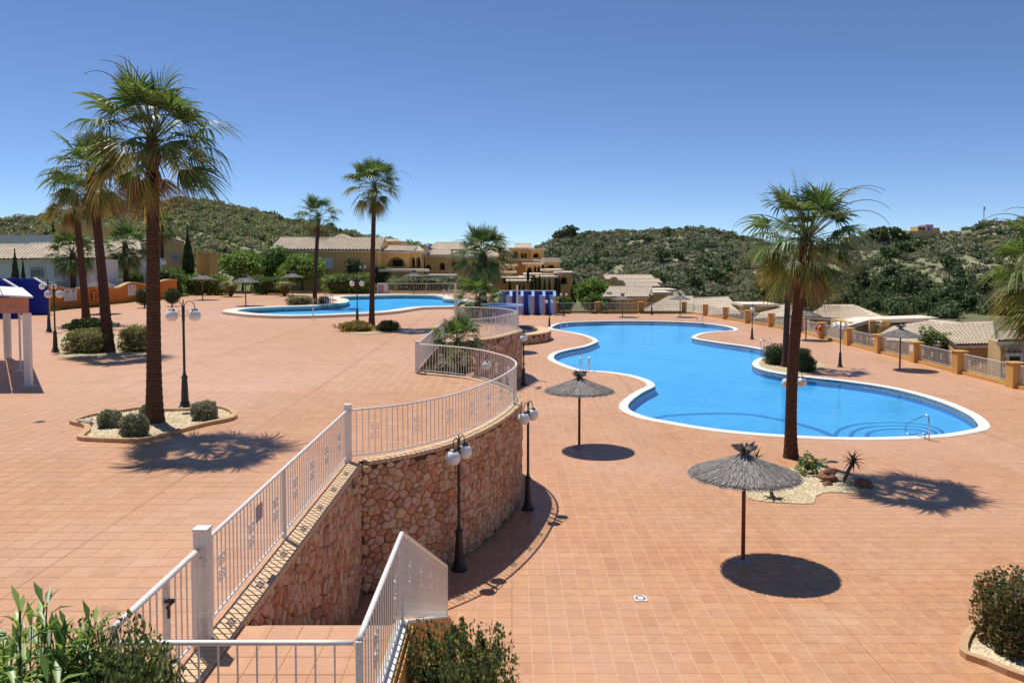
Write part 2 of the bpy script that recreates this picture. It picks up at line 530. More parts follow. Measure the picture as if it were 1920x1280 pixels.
# =================================================================== THE SETTING
def struct(o): return tag(o, kind='structure')

# far ground, garden ground
mg = MB(); mg.sheet([(-2500, -40), (2500, -40), (2500, 4000), (-2500, 4000)], -9.0)
M_FAR = pm('dry_ground', (0.20, 0.17, 0.09), (0.10, 0.11, 0.045), 0.12, 0.95, spec=0.1)
struct(mg.build('ground', M_FAR))
mg = MB()
M_GARDEN = pm('garden_ground', (0.15, 0.15, 0.065), (0.09, 0.11, 0.04), 0.5, 0.95, 0.3, 8, 0.1)

# ---- outlines read off the photograph, on their levels
POOL_PX = [(1036,613.4),(1050,606.9),(1080,604),(1140.6,602.2),(1211,602.2),(1281,604),(1328,607.3),(1361,612),(1375,616.7),(1370,619.8),
 (1340,621.4),(1314,624.5),(1298,630),(1300,634.5),(1328,639.7),(1365,645.2),(1400,650),(1428,655.5),(1438,661),(1434,668),(1419,673),(1410.7,679.8),
 (1414,687.6),(1437,695.4),(1479,703),(1536,709.7),(1572.7,713.6),(1640,722.8),(1692.5,733),(1744.6,747.5),(1783.6,761.8),(1817.5,778.8),(1833,794),
 (1832,801),(1817.5,806),(1770.6,814),(1718.5,818),(1640,820.4),(1562,820),(1484,816.5),(1404,811),(1328,802.6),(1258,791),(1215.6,782.7),(1187.5,772),
 (1178,762.7),(1185,751),(1206,735.8),(1225,726.4),(1228.5,721.7),(1218,713.5),(1187.5,704),(1140.6,697),(1094,694),(1068,686.6),(1047,678),(1038.7,671),
 (1044.5,663),(1065.6,656.6),(1098.4,650),(1117,643),(1122,639.7),(1115,633.8),(1093.7,626.8),(1065.6,621.4),(1040,616.7)]
POOL = ccw(catmull([P(u, v, 0) for u, v in POOL_PX], 4))
UP_PX = [(444.5,584),(462.5,580),(494,578),(540.6,576),(587.5,574.7),(615.6,572.3),(634,570.8),(648,568.4),(655,565),(650,561.6),(636,559.3),(644,557),
 (665.6,555.6),(692,555),(752.5,553.7),(809,554.5),(829,556.8),(832,560.5),(856,563),(876,566),(880,571),(854,574.4),(809,575.3),(771,577),(743,581),(715,584.7),
 (677.5,587.5),(640,589),(587.5,591),(540.6,591.6),(494,590),(462.5,587)]
UPOOL = ccw(catmull([P(u, v, U + 0.12) for u, v in UP_PX], 4))

mg.prism([(-190, -10), (-4.5, -10), (-4.5, 93.0), (-6.5, 97), (-6.5, 122), (-190, 130)], -9.05, U - 0.05, [list(reversed(offset(UPOOL, 0.3)))])
struct(mg.build('garden_ground', M_GARDEN))

# ---- retaining wall lines of the upper terrace
BULGE1 = catmull([(-2.94,15.5),(-2.11,16.15),(-1.3,17.15),(-.66,18.5),(-.15,20.1),(.2,21.8),(.24,22.9),(.06,24.0),(-.36,25.1),(-.97,26.2),(-1.85,27.1),(-3.18,28.0)], 5, False)
BULGE2 = catmull([(-3.13,38.2),(-1.79,39.1),(-.82,40.3),(-.08,42.3),(.46,44.0),(.51,45.1),(.1,46.9),(-.82,48.4),(-2.05,49.2),(-3.39,49.65)], 5, False)

# ---- decks
PAD = 0.2
lower = [(-4.5, 2), (26.1, 2), (26.1, 78), (25.0, 82), (21.6, 96.2), (-4.5, 96.2)]
deck = MB().sheet(lower, 0.0, [list(reversed(offset(POOL, PAD)))])
LOWER = struct(deck.build('lower_deck', M_DECK))
in1 = offset(BULGE1, -0.18, False); in2 = offset(BULGE2, -0.18, False)
upper = [(-34.4, 2), (-3.08, 2), (-3.08, 15.4)] + in1[1:-1] + [(-3.33, 28.0), (-3.33, 38.2)] + in2[1:-1] + [(-3.43, 49.65), (-3.6, 60), (-3.0, 66), (-2.2, 72), (-2.2, 93), (-34.4, 93)]
deck = MB().sheet(upper, U, [list(reversed(offset(UPOOL, 0.4)))])
UPPER = struct(deck.build('upper_deck', M_DECK))

# single tiles where the photograph lets them be told apart
def tile_mesh():
    g = TILE / 2 - 0.0038; t = g - 0.002
    vs = [(-g,-g,0),(g,-g,0),(g,g,0),(-g,g,0),(-t,-t,.0032),(t,-t,.0032),(t,t,.0032),(-t,t,.0032)]
    return MB().add(vs, [(4,5,6,7),(0,1,5,4),(1,2,6,5),(2,3,7,6),(3,0,4,7)])
TILE_ME = tile_mesh().mesh('tile')
TILE_ME.materials.append(M_TILE)
def lay_tiles(deck_obj, x0, x1, y0, y1, z, ok, limit=300):
    cells = []
    for i in range(math.floor(x0 / TILE), math.ceil(x1 / TILE)):
        for j in range(math.floor(y0 / TILE), math.ceil(y1 / TILE)):
            x, y = (i + .5) * TILE, (j + .5) * TILE
            u = 960 + x / y * FPX
            v = 485 + (ZC - z) / y * FPX
            if not ok(x, y): continue
            vis = -10 < u < 1930 and v < 1290
            cells.append((0 if vis else 1, y + 0.02 * abs(x), x, y))
    cells.sort()
    rest = MB(); t0 = tile_mesh()
    rg = random.Random(3)
    for k, (vis, _, x, y) in enumerate(cells):
        if k < limit and vis == 0:
            o = bpy.data.objects.new('tile', TILE_ME)
            o.location = (x, y, z + rg.uniform(.0002, .0012))
            o.rotation_euler = (rg.uniform(-.003, .003), rg.uniform(-.003, .003), rg.uniform(-.006, .006))
            link(o, deck_obj)
        else:
            rest.add([(p[0] + x, p[1] + y, p[2] + z + rg.uniform(.0002, .0012)) for p in t0.v], t0.f)
    if rest.v:
        tag(rest.build('tile_field', M_TILE, deck_obj), kind='stuff')
def ok_lower(x, y):
    return not inside((x, y), POOL) and not (x < 0.4 and inside((x, y), [(-4, 14.9)] + BULGE1))
lay_tiles(LOWER, -1.0, 15.5, 11.5, 34.0, 0.0, lambda x, y: ok_lower(x, y) and x < 1.0 + y * .66)
BUL1P = [(-3.3, 15.6)] + in1 + [(-3.3, 27.6)]
lay_tiles(UPPER, -16.0, 0.2, 5.5, 24.0, U, lambda x, y: (x < -3.4 or inside((x, y), BUL1P)) and x > -1.0 - y * .66)

# ---- pools
def water_mat(name, tint, bump=0.05, wscale=1.2, refl=1.15):
    m, nt, b = base_mat(name)
    nt.nodes.remove(b)
    pos = nt.nodes.new('ShaderNodeNewGeometry').outputs['Position']
    n1 = noise_node(nt, pos, wscale, 4, 0.55, 0.3)
    bn = nt.nodes.new('ShaderNodeBump'); bn.inputs['Strength'].default_value = bump; bn.inputs['Distance'].default_value = 0.05
    nt.links.new(n1, bn.inputs['Height'])
    fr = nt.nodes.new('ShaderNodeFresnel'); fr.inputs['IOR'].default_value = 1.33; nt.links.new(bn.outputs[0], fr.inputs['Normal'])
    tr = nt.nodes.new('ShaderNodeBsdfTransparent'); tr.inputs['Color'].default_value = (*tint, 1)
    gl = nt.nodes.new('ShaderNodeBsdfGlossy'); gl.inputs['Roughness'].default_value = 0.03; nt.links.new(bn.outputs[0], gl.inputs['Normal'])
    ms = nt.nodes.new('ShaderNodeMixShader')
    nt.links.new(math_node(nt, 'MINIMUM', math_node(nt, 'MULTIPLY', fr.outputs[0], refl), 0.34), ms.inputs[0]); nt.links.new(tr.outputs[0], ms.inputs[1]); nt.links.new(gl.outputs[0], ms.inputs[2])
    nt.links.new(ms.outputs[0], nt.nodes['Material Output'].inputs['Surface'])
    return m
M_WATER = water_mat('pool_water', (0.84, 0.97, 0.99), 0.28, 1.7)
M_WATER2 = water_mat('choppy_pool_water', (0.72, 0.93, 0.98), 0.35, 2.4, 0.3)
M_LINER = pm('pool_mosaic', (0.05, 0.39, 0.80), (0.085, 0.48, 0.86), 0.22, 0.5, 0.0, 40, 0.3, big=(1.3, (0.14, 0.54, 0.88), 0.55))
M_TRIM = pm('dark_blue_trim_mosaic', (0.02, 0.16, 0.42), (0.03, 0.20, 0.50), 3, .5)
M_LINER2 = pm('pool_mosaic_wall', (0.05, 0.27, 0.62), (0.06, 0.30, 0.66), 1.0, 0.5)
def ring(name, inner, outer, zi, z0, z1, mat, lip, parent=None):
    """a coping: lip down into the water, rounded top, outer side down to z0"""
    mid1 = offset(inner, 0.03)
    out1 = offset(outer, -0.03)
    L = [[(p[0], p[1], z) for p in loop] for loop, z in ((inner, zi), (inner, z1 - .025), (mid1, z1), (out1, z1), (outer, z1 - .02), (outer, z0))]
    b = MB()
    for a, c in zip(L, L[1:]): b.strip(a, c, True)
    return b.build(name, mat, parent)
def pool(name, label, loop, z, depth, w, zi, z1, cop_mat, liner, linerw, extra=()):
    t = thing(name, label, 'swimming pool', (sum(p[0] for p in loop) / len(loop), sum(p[1] for p in loop) / len(loop), z))
    b = MB(); n = len(loop)
    b.strip([(p[0], p[1], z - depth) for p in loop], [(p[0], p[1], z) for p in loop], True)
    b.build('basin_wall', linerw, t)
    MB().sheet(loop, z - depth).build('basin_floor', liner, t)
    for nm, poly, zt in extra:
        sh = MB().prism(poly, z - depth - .01, zt, bottom=False).build(nm, liner, t)
        inn = offset(poly, -.16 if nm == 'step' else -.3); q = [[(p[0], p[1], zz) for p in lp] for lp, zz in ((poly, zt - .03), (poly, zt + .004), (inn, zt + .004))]
        MB().strip(q[0], q[1], True).strip(q[1], q[2], True).build('edge_trim', M_TRIM, sh)
    ring('coping', loop, offset(loop, w), z - .3, z - .02, z1, cop_mat, .02, t)
    MB().sheet(offset(loop, 0.01), zi).build('water', M_WATER if z < 1 else M_WATER2, t)
    return t
def arc_poly(px, back, zt):
    a = [P(u, v, zt) for u, v in px]
    a = catmull(a, 5, False)
    return ccw(list(a) + [(p.x, p.y) for p in [P(u, v, 0) for u, v in back]])
shelf = arc_poly([(1208,786),(1250,778),(1328,774),(1400,775.5),(1471,787),(1536,804),(1580,822)], [(1580,850),(1400,840),(1200,800)], -0.25)
def half_ell(uc, vc, ru, rv_top, zt):
    px = [(uc - ru, vc), (uc - ru * .92, vc - rv_top * .45), (uc - ru * .6, vc - rv_top * .85), (uc, vc - rv_top), (uc + ru * .6, vc - rv_top * .85), (uc + ru * .92, vc - rv_top * .45), (uc + ru, vc)]
    return arc_poly(px, [(uc + ru, vc + 14), (uc - ru, vc + 14)], zt)
steps = [('step', half_ell(1668, 817, 106, 26, -.35), -.35), ('step', half_ell(1676, 817, 85, 20, -.28), -.28), ('step', half_ell(1684, 817, 63, 14, -.21), -.21)]
pool('swimming_pool', 'large curving blue swimming pool with white coping on the lower deck', POOL, 0.0, 0.42, 0.42, -0.07, 0.035, M_COPING, M_LINER, M_LINER2,
     [('shallow_shelf', shelf, -.25)] + steps)
pool('swimming_pool', 'long blue pool with raised cream coping on the upper deck behind the palms', UPOOL, U, .22, 1.05, U + 0.09, U + 0.2, M_CREAM, M_LINER, M_LINER2)

# ---- voronoi stones on a wall
def clip(poly, a, b, c):
    out = []
    for i in range(len(poly)):
        p, q = poly[i], poly[(i + 1) % len(poly)]
        dp, dq = a*p[0]+b*p[1]-c, a*q[0]+b*q[1]-c
        if dp <= 0: out.append(p)
        if (dp < 0 < dq) or (dq < 0 < dp):
            t = dp / (dp - dq)
            out.append((p[0]+(q[0]-p[0])*t, p[1]+(q[1]-p[1])*t))
    return out
def cells(s0, s1, z0, z1, size, seed):
    rg = random.Random(seed)
    ns, nz = max(1, round((s1-s0)/size)), max(1, round((z1-z0)/(size*.82)))
    ds, dz = (s1-s0)/ns, (z1-z0)/nz
    S = [(s0+(i+.5+rg.uniform(-.5,.5)+(.5 if j % 2 else 0))*ds, z0+(j+.5+rg.uniform(-.5,.5))*dz) for i in range(-1, ns+1) for j in range(-1, nz+1)]
    S = [p for p in S if rg.random() > .2]
    for i, p in enumerate(S):
        if not (s0 < p[0] < s1 and z0 < p[1] < z1): continue
        poly = [(max(s0, p[0]-size*1.6), max(z0, p[1]-size*1.6)), (min(s1, p[0]+size*1.6), max(z0, p[1]-size*1.6)), (min(s1, p[0]+size*1.6), min(z1, p[1]+size*1.6)), (max(s0, p[0]-size*1.6), min(z1, p[1]+size*1.6))]
        for j, q in enumerate(S):
            if i == j or abs(q[0]-p[0]) > size*3 or abs(q[1]-p[1]) > size*3: continue
            a, b = q[0]-p[0], q[1]-p[1]
            poly = clip(poly, a, b, a*(p[0]+q[0])/2 + b*(p[1]+q[1])/2)
            if len(poly) < 3: break
        if len(poly) >= 3: yield p, poly
def stone_geo(fn, poly, rg, gap):
    cx = sum(p[0] for p in poly)/len(poly); cz = sum(p[1] for p in poly)/len(poly)
    # drop near-duplicate corners
    q = [p for k, p in enumerate(poly) if math.hypot(p[0]-poly[k-1][0], p[1]-poly[k-1][1]) > .012]
    if len(q) < 3: return None
    poly = q
    def shrink(p, g):
        dx, dz = p[0]-cx, p[1]-cz; l = math.hypot(dx, dz) or 1
        k = max(.3, 1 - g/l)
        return cx+dx*k, cz+dz*k
    d1 = rg.uniform(.014, .048); tx, tz = rg.uniform(-.12, .12), rg.uniform(-.12, .12)
    vs = []
    n = len(poly)
    for p in poly:
        s, z = shrink(p, gap); vs.append(fn(s, z, -.02))
    for p in poly:
        s, z = shrink(p, gap+.004); vs.append(fn(s, z, d1*.45))
    for p in poly:
        s, z = shrink(p, gap+.028); vs.append(fn(s + rg.uniform(-.006,.006), z + rg.uniform(-.006,.006), d1 + tx*(s-cx) + tz*(z-cz)))
    vs.append(fn(cx + rg.uniform(-.02,.02), cz + rg.uniform(-.02,.02), d1 + rg.uniform(0, .014)))
    fs = []
    for k in range(n):
        j = (k+1) % n
        fs += [(k, j, n+j, n+k), (n+k, n+j, 2*n+j, 2*n+k), (2*n+k, 2*n+j, 3*n)]
    return vs, fs
def stone_face(parent, fn, s0, s1, z0, z1, size, seed, keep=None, limit=290, order=None, gap=.0045):
    rg = random.Random(seed)
    items = [(p, poly) for p, poly in cells(s0, s1, z0, z1, size, seed) if keep is None or keep(p)]
    if order: items.sort(key=order)
    rest = [MB() for _ in M_STONE]
    off = wloc(parent)
    for k, (p, poly) in enumerate(items):
        g = stone_geo(fn, poly, rg, gap)
        if g is None: continue
        mi = rg.randrange(len(M_STONE))
        if k < limit:
            MB().add(*g).build('stone', M_STONE[mi], parent)
        else:
            rest[mi].add(*g)
    for mi, r in enumerate(rest):
        if r.v: tag(r.build('stone_field', M_STONE[mi], parent), kind='stuff')

# straight wall beside the stairs
STX = -2.94
wall = thing('stone_wall', 'straight stone retaining wall beside the stairs, topped with bricks', 'wall', (STX, 8.6, 0))
MB().box2((STX - .33, 3.0, -.05), (STX, 15.6, U - .055)).build('core', M_MORTAR, wall)
STAIR_Y0, STAIR_Y1, NST = 8.58, 14.2, 15
def stair_z(y):
    return U if y < STAIR_Y0 else max(0.0, U * (1 - (y - STAIR_Y0) / (STAIR_Y1 - STAIR_Y0)))
stone_face(wall, lambda s, z, d: (STX + d, s, z), 8.5, 15.5, 0.0, U - .06, .15, 11, keep=lambda p: p[1] > stair_z(p[0]) - .25, limit=290)
brick_me = MB()
bl, bw, bh = .30, .112, .075
vs = [(-bl/2,-bw/2,0),(bl/2,-bw/2,0),(bl/2,bw/2,0),(-bl/2,bw/2,0),(-bl/2+.004,-bw/2+.004,bh),(bl/2-.006,-bw/2+.004,bh),(bl/2-.006,bw/2-.004,bh),(-bl/2+.004,bw/2-.004,bh)]
BRICK_ME = brick_me.add(vs, [(3,2,1,0),(4,5,6,7),(0,1,5,4),(1,2,6,5),(2,3,7,6),(3,0,4,7)]).mesh('coping_brick')
BRICK_ME.materials.append(M_BRICK)
def bricks(parent, pts, z, s0=0, s1=None, out=.045):
    """bricks laid across the wall top; pts is the outer wall line, outward on its right-hand side"""
    pa = Path(pts); off = wloc(parent); s1 = s1 or pa.len
    n = int((s1 - s0) / .122); rg = random.Random(5)
    for k in range(n):
        p, t = pa.at(s0 + (k + .5) * (s1 - s0) / n)
        nx, ny = t.y, -t.x
        c = (p.x + nx * (out - bl / 2), p.y + ny * (out - bl / 2), z + rg.uniform(-.002, .003))
        o = bpy.data.objects.new('coping_brick', BRICK_ME)
        o.location = (c[0]-off.x, c[1]-off.y, c[2]-off.z)
        o.rotation_euler = (0, 0, math.atan2(ny, nx) + rg.uniform(-.012, .012))
        link(o, parent)
bricks(wall, [(STX, 4.9), (STX, 15.42)], U - .05)

# curved wall of the upper terrace
wall = thing('stone_wall', 'tall curved stone retaining wall with brick edge, bulging beside the double lamps', 'wall', (-1.5, 20, 0))
MB().prism([(-3.28, 15.5)] + BULGE1 + [(-3.28, 28.0)], -.05, U - .055).build('core', M_MORTAR, wall)
PA1 = Path(BULGE1)
def fn1(s, z, d):
    p, t = PA1.at(s)
    return (p.x + t.y * d, p.y - t.x * d, z)
stone_face(wall, fn1, 0.0, 14.0, 0.0, U - .06, .152, 21, order=lambda it: it[0][0])
bricks(wall, BULGE1, U - .05, .16)
# second bulge
wall = thing('stone_wall', 'second curved stone retaining wall farther along the terrace', 'wall', (-1.5, 43, 0))
MB().prism([(-3.28, 38.2)] + BULGE2 + [(-3.28, 49.6)], -.05, U - .03).build('core', M_MORTAR, wall)
PA2 = Path(BULGE2)
def fn2(s, z, d):
    p, t = PA2.at(s)
    return (p.x + t.y * d, p.y - t.x * d, z)
stone_face(wall, fn2, 0.0, 11.0, 0.0, U - .04, .26, 31, limit=0, gap=.012)
b = MB(); o2 = offset(BULGE2, .05, False); i2 = offset(BULGE2, -.28, False)
L4 = [[(p[0], p[1], z) for p in lp] for lp, z in ((o2, U-.05), (o2, U+.03), (i2, U+.03), (i2, U-.05))]
for a, c in zip(L4, L4[1:]): b.strip(a, c)
b.build('coping', M_BRICK, wall)
# planting terraces in the recesses between the bulges, and the plain wall behind
def planter(label, poly, z, mat=M_SOIL):
    t = thing('planter', label, 'planter', (sum(p[0] for p in poly)/len(poly), sum(p[1] for p in poly)/len(poly), 0))
    poly = ccw(poly)
    MB().prism(offset(poly, -.25), -.02, z - .06).build('soil', mat, t)
    b = MB(); inn = offset(poly, -.25)
    L = [[(p[0], p[1], zz) for p in lp] for lp, zz in ((poly, -.02), (poly, z), (inn, z), (inn, z - .2))]
    for a, c in zip(L, L[1:]): b.strip(a, c, True)
    b.build('side_wall', M_STONE[2], t)
    return t
planter('raised planting terrace with spiky palms between the two curved walls', catmull([(-3.3,28.3),(-1.9,28.7),(-1.5,31),(-1.6,35),(-2.0,37.4),(-3.3,38.0)], 4), 2.1)
planter('raised planting terrace behind the second curved wall', catmull([(-3.5,50.0),(-2.4,50.4),(-1.9,52),(-2.2,54.5),(-3.5,54.9)], 4), 2.3)
rw = thing('retaining_wall', 'plain retaining wall of the upper terrace behind the planting', 'wall', (-3.4, 60, 0))
MB().box2((-3.8, 27.9, -.05), (-3.34, 60, U - .02)).build('near_length', M_OCHRE, rw)
MB().prism([(-4.2, 60), (-3.6, 60), (-3.0, 66), (-2.2, 72), (-2.2, 93), (-4.2, 93)], -.05, U - .02).build('far_length', M_OCHRE, rw)

# ---- landing and stairs
st = thing('staircase', 'terracotta tiled landing and stairs going down beside the stone wall', 'stairs', (-2.0, 8, 0))
MB().box2((STX + .01, 3.0, -.05), (-1.06, STAIR_Y0, U - .006)).build('landing', M_OCHRE, st)
rg = random.Random(9)
nx = 5; tw = (-1.28 - (STX + .05)) / nx
for i in range(nx):
    for j in range(12):
        x = STX + .05 + (i + .5) * tw; y = STAIR_Y0 - .008 - (j + .5) * .345
        if y < 4.6: continue
        o = bpy.data.objects.new('tile', TILE_ME); o.location = Vector((x, y, U - .004 + rg.uniform(0, .001))) - wloc(st)
        o.scale = (tw / TILE, .345 / TILE, 1.2); link(o, st)
td = (STAIR_Y1 - STAIR_Y0) / NST; rs = U / NST
for k in range(NST - 1):
    y0 = STAIR_Y0 + k * td
    MB().box2((STX + .012, y0 + .001, -.05), (-1.30, y0 + td, U - (k + 1) * rs)).build('step', M_TILE, st)
sw = thing('stair_wall', 'ochre rendered side wall sloping down under the stair railing', 'wall', (-1.2, 9, 0))
prof = [(3.0, -.05), (STAIR_Y1 + .1, -.05), (STAIR_Y1 + .1, .10), (STAIR_Y0 - .1, U + .06), (3.0, U + .06)]
b = MB(); n = len(prof)
b.add([(-1.09, y, z) for y, z in prof] + [(-1.29, y, z) for y, z in prof], [tuple(range(n)), tuple(reversed(range(n, 2*n)))] + [(i, i+n, (i+1) % n + n, (i+1) % n) for i in range(n)])
b.build('render', M_OCHRE, sw)
b = MB()
cp = [(3.0, U + .062), (STAIR_Y0 - .1, U + .062), (STAIR_Y1 + .12, .102)]
for (y0, z0), (y1, z1) in zip(cp, cp[1:]):
    b.add([(-1.11,y0,z0),(-1.24,y0,z0),(-1.24,y1,z1),(-1.11,y1,z1),(-1.11,y0,z0+.035),(-1.24,y0,z0+.035),(-1.24,y1,z1+.035),(-1.11,y1,z1+.035)], [(0,1,2,3),(7,6,5,4),(0,4,5,1),(1,5,6,2),(2,6,7,3),(3,7,4,0)])
b.build('capping', M_COPING, sw)

# =================================================================== RAILINGS
def scroll_mesh():
    b = MB()
    for sx in (-1, 1):
        for sz in (-1, 1):
            for cx, cz, r0, a0, turns in ((.048, .125, .042, -100, 1.25), (.045, .045, .036, 110, -1.1)):
                pts = []
                for k in range(13):
                    t = k / 12
                    a = R(a0) + turns * 2 * math.pi * t * .8
                    r = r0 * (1 - .68 * t)
                    pts.append((sx * (cx + r * math.cos(a)), 0, sz * (cz + r * math.sin(a))))
                b.tube(pts, .0075, 5, False)
    return b.mesh('scroll', True)
SCROLL_ME = scroll_mesh(); SCROLL_ME.materials.append(M_WHITE)
BAL_ME = MB().box((0, 0, .45), (.0125, .0125, .9)).mesh('baluster'); BAL_ME.materials.append(M_WHITE)
def railing(name, label, pts, spacing=.125, h=1.0, every=8, first=4, single=True, posts=(), group=None, rail_r=.027, cat='railing', post_w=.05):
    pa = Path([(p[0], p[1]) for p in pts])
    ss = pa.s; zs = [p[2] for p in pts]
    def zat(s): return float(np.interp(s, ss, zs))
    t = thing(name, label, cat, pts[0], group); off = wloc(t)
    n = max(2, int(pa.len / .22)) if len(pts) > 2 or True else 2
    S = sorted(set([pa.len * k / n for k in range(n + 1)] + list(ss)))
    line = [(pa.at(s)[0].x, pa.at(s)[0].y, zat(s)) for s in S]
    MB().tube([(p[0], p[1], p[2] + h - rail_r * .6) for p in line], rail_r, 8, True, .75).build('top_rail', M_WHITE, t, True)
    MB().tube([(p[0], p[1], p[2] + .09) for p in line], .016, 6).build('bottom_rail', M_WHITE, t)
    nb = int(pa.len / spacing); rows = MB()
    for k in range(1, nb):
        s = pa.len * k / nb
        p, tg = pa.at(s); z = zat(s); a = math.atan2(tg.y, tg.x)
        if single:
            o = bpy.data.objects.new('baluster', BAL_ME); o.location = (p.x-off.x, p.y-off.y, z + .08 - off.z); o.rotation_euler = (0, 0, a)
            o.scale = (1, 1, (h - .1) / .9); link(o, t)
        else:
            rows.box((p.x, p.y, z + .08 + (h - .1) / 2), (.018, .018, h - .1), a)
        if every and (k - first) % every == 0:
            o = bpy.data.objects.new('scroll', SCROLL_ME); o.location = (p.x-off.x, p.y-off.y, z + h * .54 - off.z); o.rotation_euler = (0, 0, a)
            link(o, t)
    if rows.v: tag(rows.build('baluster_row', M_WHITE, t), kind='stuff')
    for s in posts:
        p, tg = pa.at(s); z = zat(s)
        MB().box((p.x, p.y, z + (h - .03) / 2), (post_w, post_w, h - .03), math.atan2(tg.y, tg.x)).build('post', M_WHITE, t)
    return t
def post(label, x, y, z, h, w=.13):
    t = thing('railing_post', label, 'post', (x, y, z), 'square white railing posts')
    MB().box((x, y, z + h / 2), (w, w, h)).build('shaft', M_WHITE, t)
    MB().add([(x-w*.56,y-w*.56,z+h+.001),(x+w*.56,y-w*.56,z+h+.001),(x+w*.56,y+w*.56,z+h+.001),(x-w*.56,y+w*.56,z+h+.001),(x-w*.56,y-w*.56,z+h+.02),(x+w*.56,y-w*.56,z+h+.02),(x+w*.56,y+w*.56,z+h+.02),(x-w*.56,y+w*.56,z+h+.02),(x,y,z+h+.035)],
             [(3,2,1,0),(0,1,5,4),(1,2,6,5),(2,3,7,6),(3,0,4,7),(4,5,8),(5,6,8),(6,7,8),(7,4,8)]).build('cap', M_WHITE, t)
    return t
RX = -3.2; RZ = U + .03
railing('railing', 'white scrollwork railing above the straight stone wall beside the stairs', [(RX, 8.28, RZ), (RX, 15.5, RZ)], posts=(2.95,))
post('square white post holding the gate at the head of the stairs', RX + .02, 8.2, U, 1.18, .14)
post('square white post where the straight railing meets the curved one', RX + .02, 15.58, U, 1.12, .12)
r1 = offset(BULGE1, -.13, False)
r1 = [(RX + .05, 15.63)] + r1[3:-2] + [(-3.28, 27.8)]
railing('railing', 'white scrollwork railing curving round the edge of the stone bulge', [(p[0], p[1], RZ) for p in r1], posts=(7.2,), post_w=.06)
post('square white post at the far end of the first curved railing', -3.28, 27.85, U, 1.1, .12)
railing('railing', 'straight white scrollwork railing beside the spiky planted terrace', [(-3.28, 28.0, RZ), (-3.2, 38.1, RZ)], posts=(4.9,))
post('square white post where the second curved railing begins', -3.18, 38.22, U, 1.1, .12)
r2 = offset(BULGE2, -.22, False)
r2 = [(-3.13, 38.32)] + r2[3:-2] + [(-3.43, 49.45)]
railing('railing', 'white railing curving round the second stone bulge', [(p[0], p[1], RZ) for p in r2], single=False)
post('tall white post at the far end of the second curved railing', -3.46, 49.55, U, 2.42, .12)
post('tall white post at the outermost point of the second curved railing', .29, 44.75, U, 2.45, .11)
railing('railing', 'short white railing behind the dwarf palm on the terrace edge', [(-3.48, 49.75, RZ), (-3.65, 58, RZ)], single=False)
# gate, front rail, stair rail
gy0, gy1 = 6.36, 8.1
gate = railing('gate', 'white scrollwork gate with black latch at the head of the stairs', [(RX, gy0, RZ - .02), (RX, gy1, RZ - .02)], first=3, every=40, cat='gate', posts=(.02, 1.0, 1.68), rail_r=.034)
b = MB(); b.box((RX + .03, gy0 + .98, U + .80), (.10, .05, .025)); b.box((RX + .07, gy0 + .93, U + .79), (.02, .16, .02)); b.box((RX + .032, gy0 + .98, U + .70), (.02, .03, .12))
b.build('latch', M_BLACK, gate)
b = MB()
for z in (U + .2, U + .85): b.tube([(RX + .03, gy1 + .02, z - .06), (RX + .03, gy1 + .02, z + .06)], .018, 8)
b.build('hinge', M_WHITE, gate)
railing('railing', 'plain white railing across the near end of the landing', [(RX + .2, 6.08, RZ), (-1.21, 6.08, RZ)], spacing=.148, every=0)
railing('railing', 'white scrollwork railing along the open side of the stairs', [(-1.17, 6.08, U + .06), (-1.17, STAIR_Y0 - .1, U + .06), (-1.17, STAIR_Y1, .10)], first=6, every=9, posts=(.0, 2.33, 8.7))
nb = thing('notice', 'small pale notice fixed to the straight railing', 'sign', (RX + .02, 10.05, U + .75))
MB().box((RX + .022, 10.05, U + .77), (.006, .26, .2)).build('board', pm('faded_notice', (0.42, 0.36, 0.42), (0.36, 0.30, 0.34), 12, .6), nb)

# =================================================================== PLANTS
def unit(rng, n):
    d = rng.normal(size=(n, 3)); return d / np.linalg.norm(d, axis=1, keepdims=True)
def lump(D, seed, amp=.16, freq=3.0):
    rng = np.random.default_rng(seed)
    W = rng.normal(size=(9, 3)) * freq; ph = rng.uniform(0, 6.28, 9)
    return 1 + amp * np.sin(D @ W.T + ph).sum(axis=1) / 3.0
def diamonds(C, size, rng, aspect=.42, D=None, spread=1.0):
    n = len(C)
    d = unit(rng, n) if D is None else D + rng.normal(size=(n, 3)) * spread
    d = d / np.linalg.norm(d, axis=1, keepdims=True)
    b = np.cross(d, unit(rng, n)); b /= (np.linalg.norm(b, axis=1, keepdims=True) + 1e-9)
    nn = np.cross(d, b)
    L = d * (size * .5)[:, None]; W = b * (size * .5 * aspect)[:, None]
    V = np.empty((n, 4, 3)); V[:, 0] = C - L; V[:, 1] = C + W + nn * (size * .06)[:, None]; V[:, 2] = C + L; V[:, 3] = C - W + nn * (size * .06)[:, None]
    return V.reshape(-1, 3), np.arange(4 * n).reshape(n, 4)
def core_mesh(radii, seed, k=.74, box=1.0, amp=.16):
    bm = bmesh.new(); bmesh.ops.create_icosphere(bm, subdivisions=3, radius=1)
    V = np.array([v.co[:] for v in bm.verts]); F = [[v.index for v in f.verts] for f in bm.faces]; bm.free()
    r = lump(V, seed, amp)
    X = np.sign(V) * np.abs(V) ** box
    return X * r[:, None] * np.array(radii) * k, np.array(F)
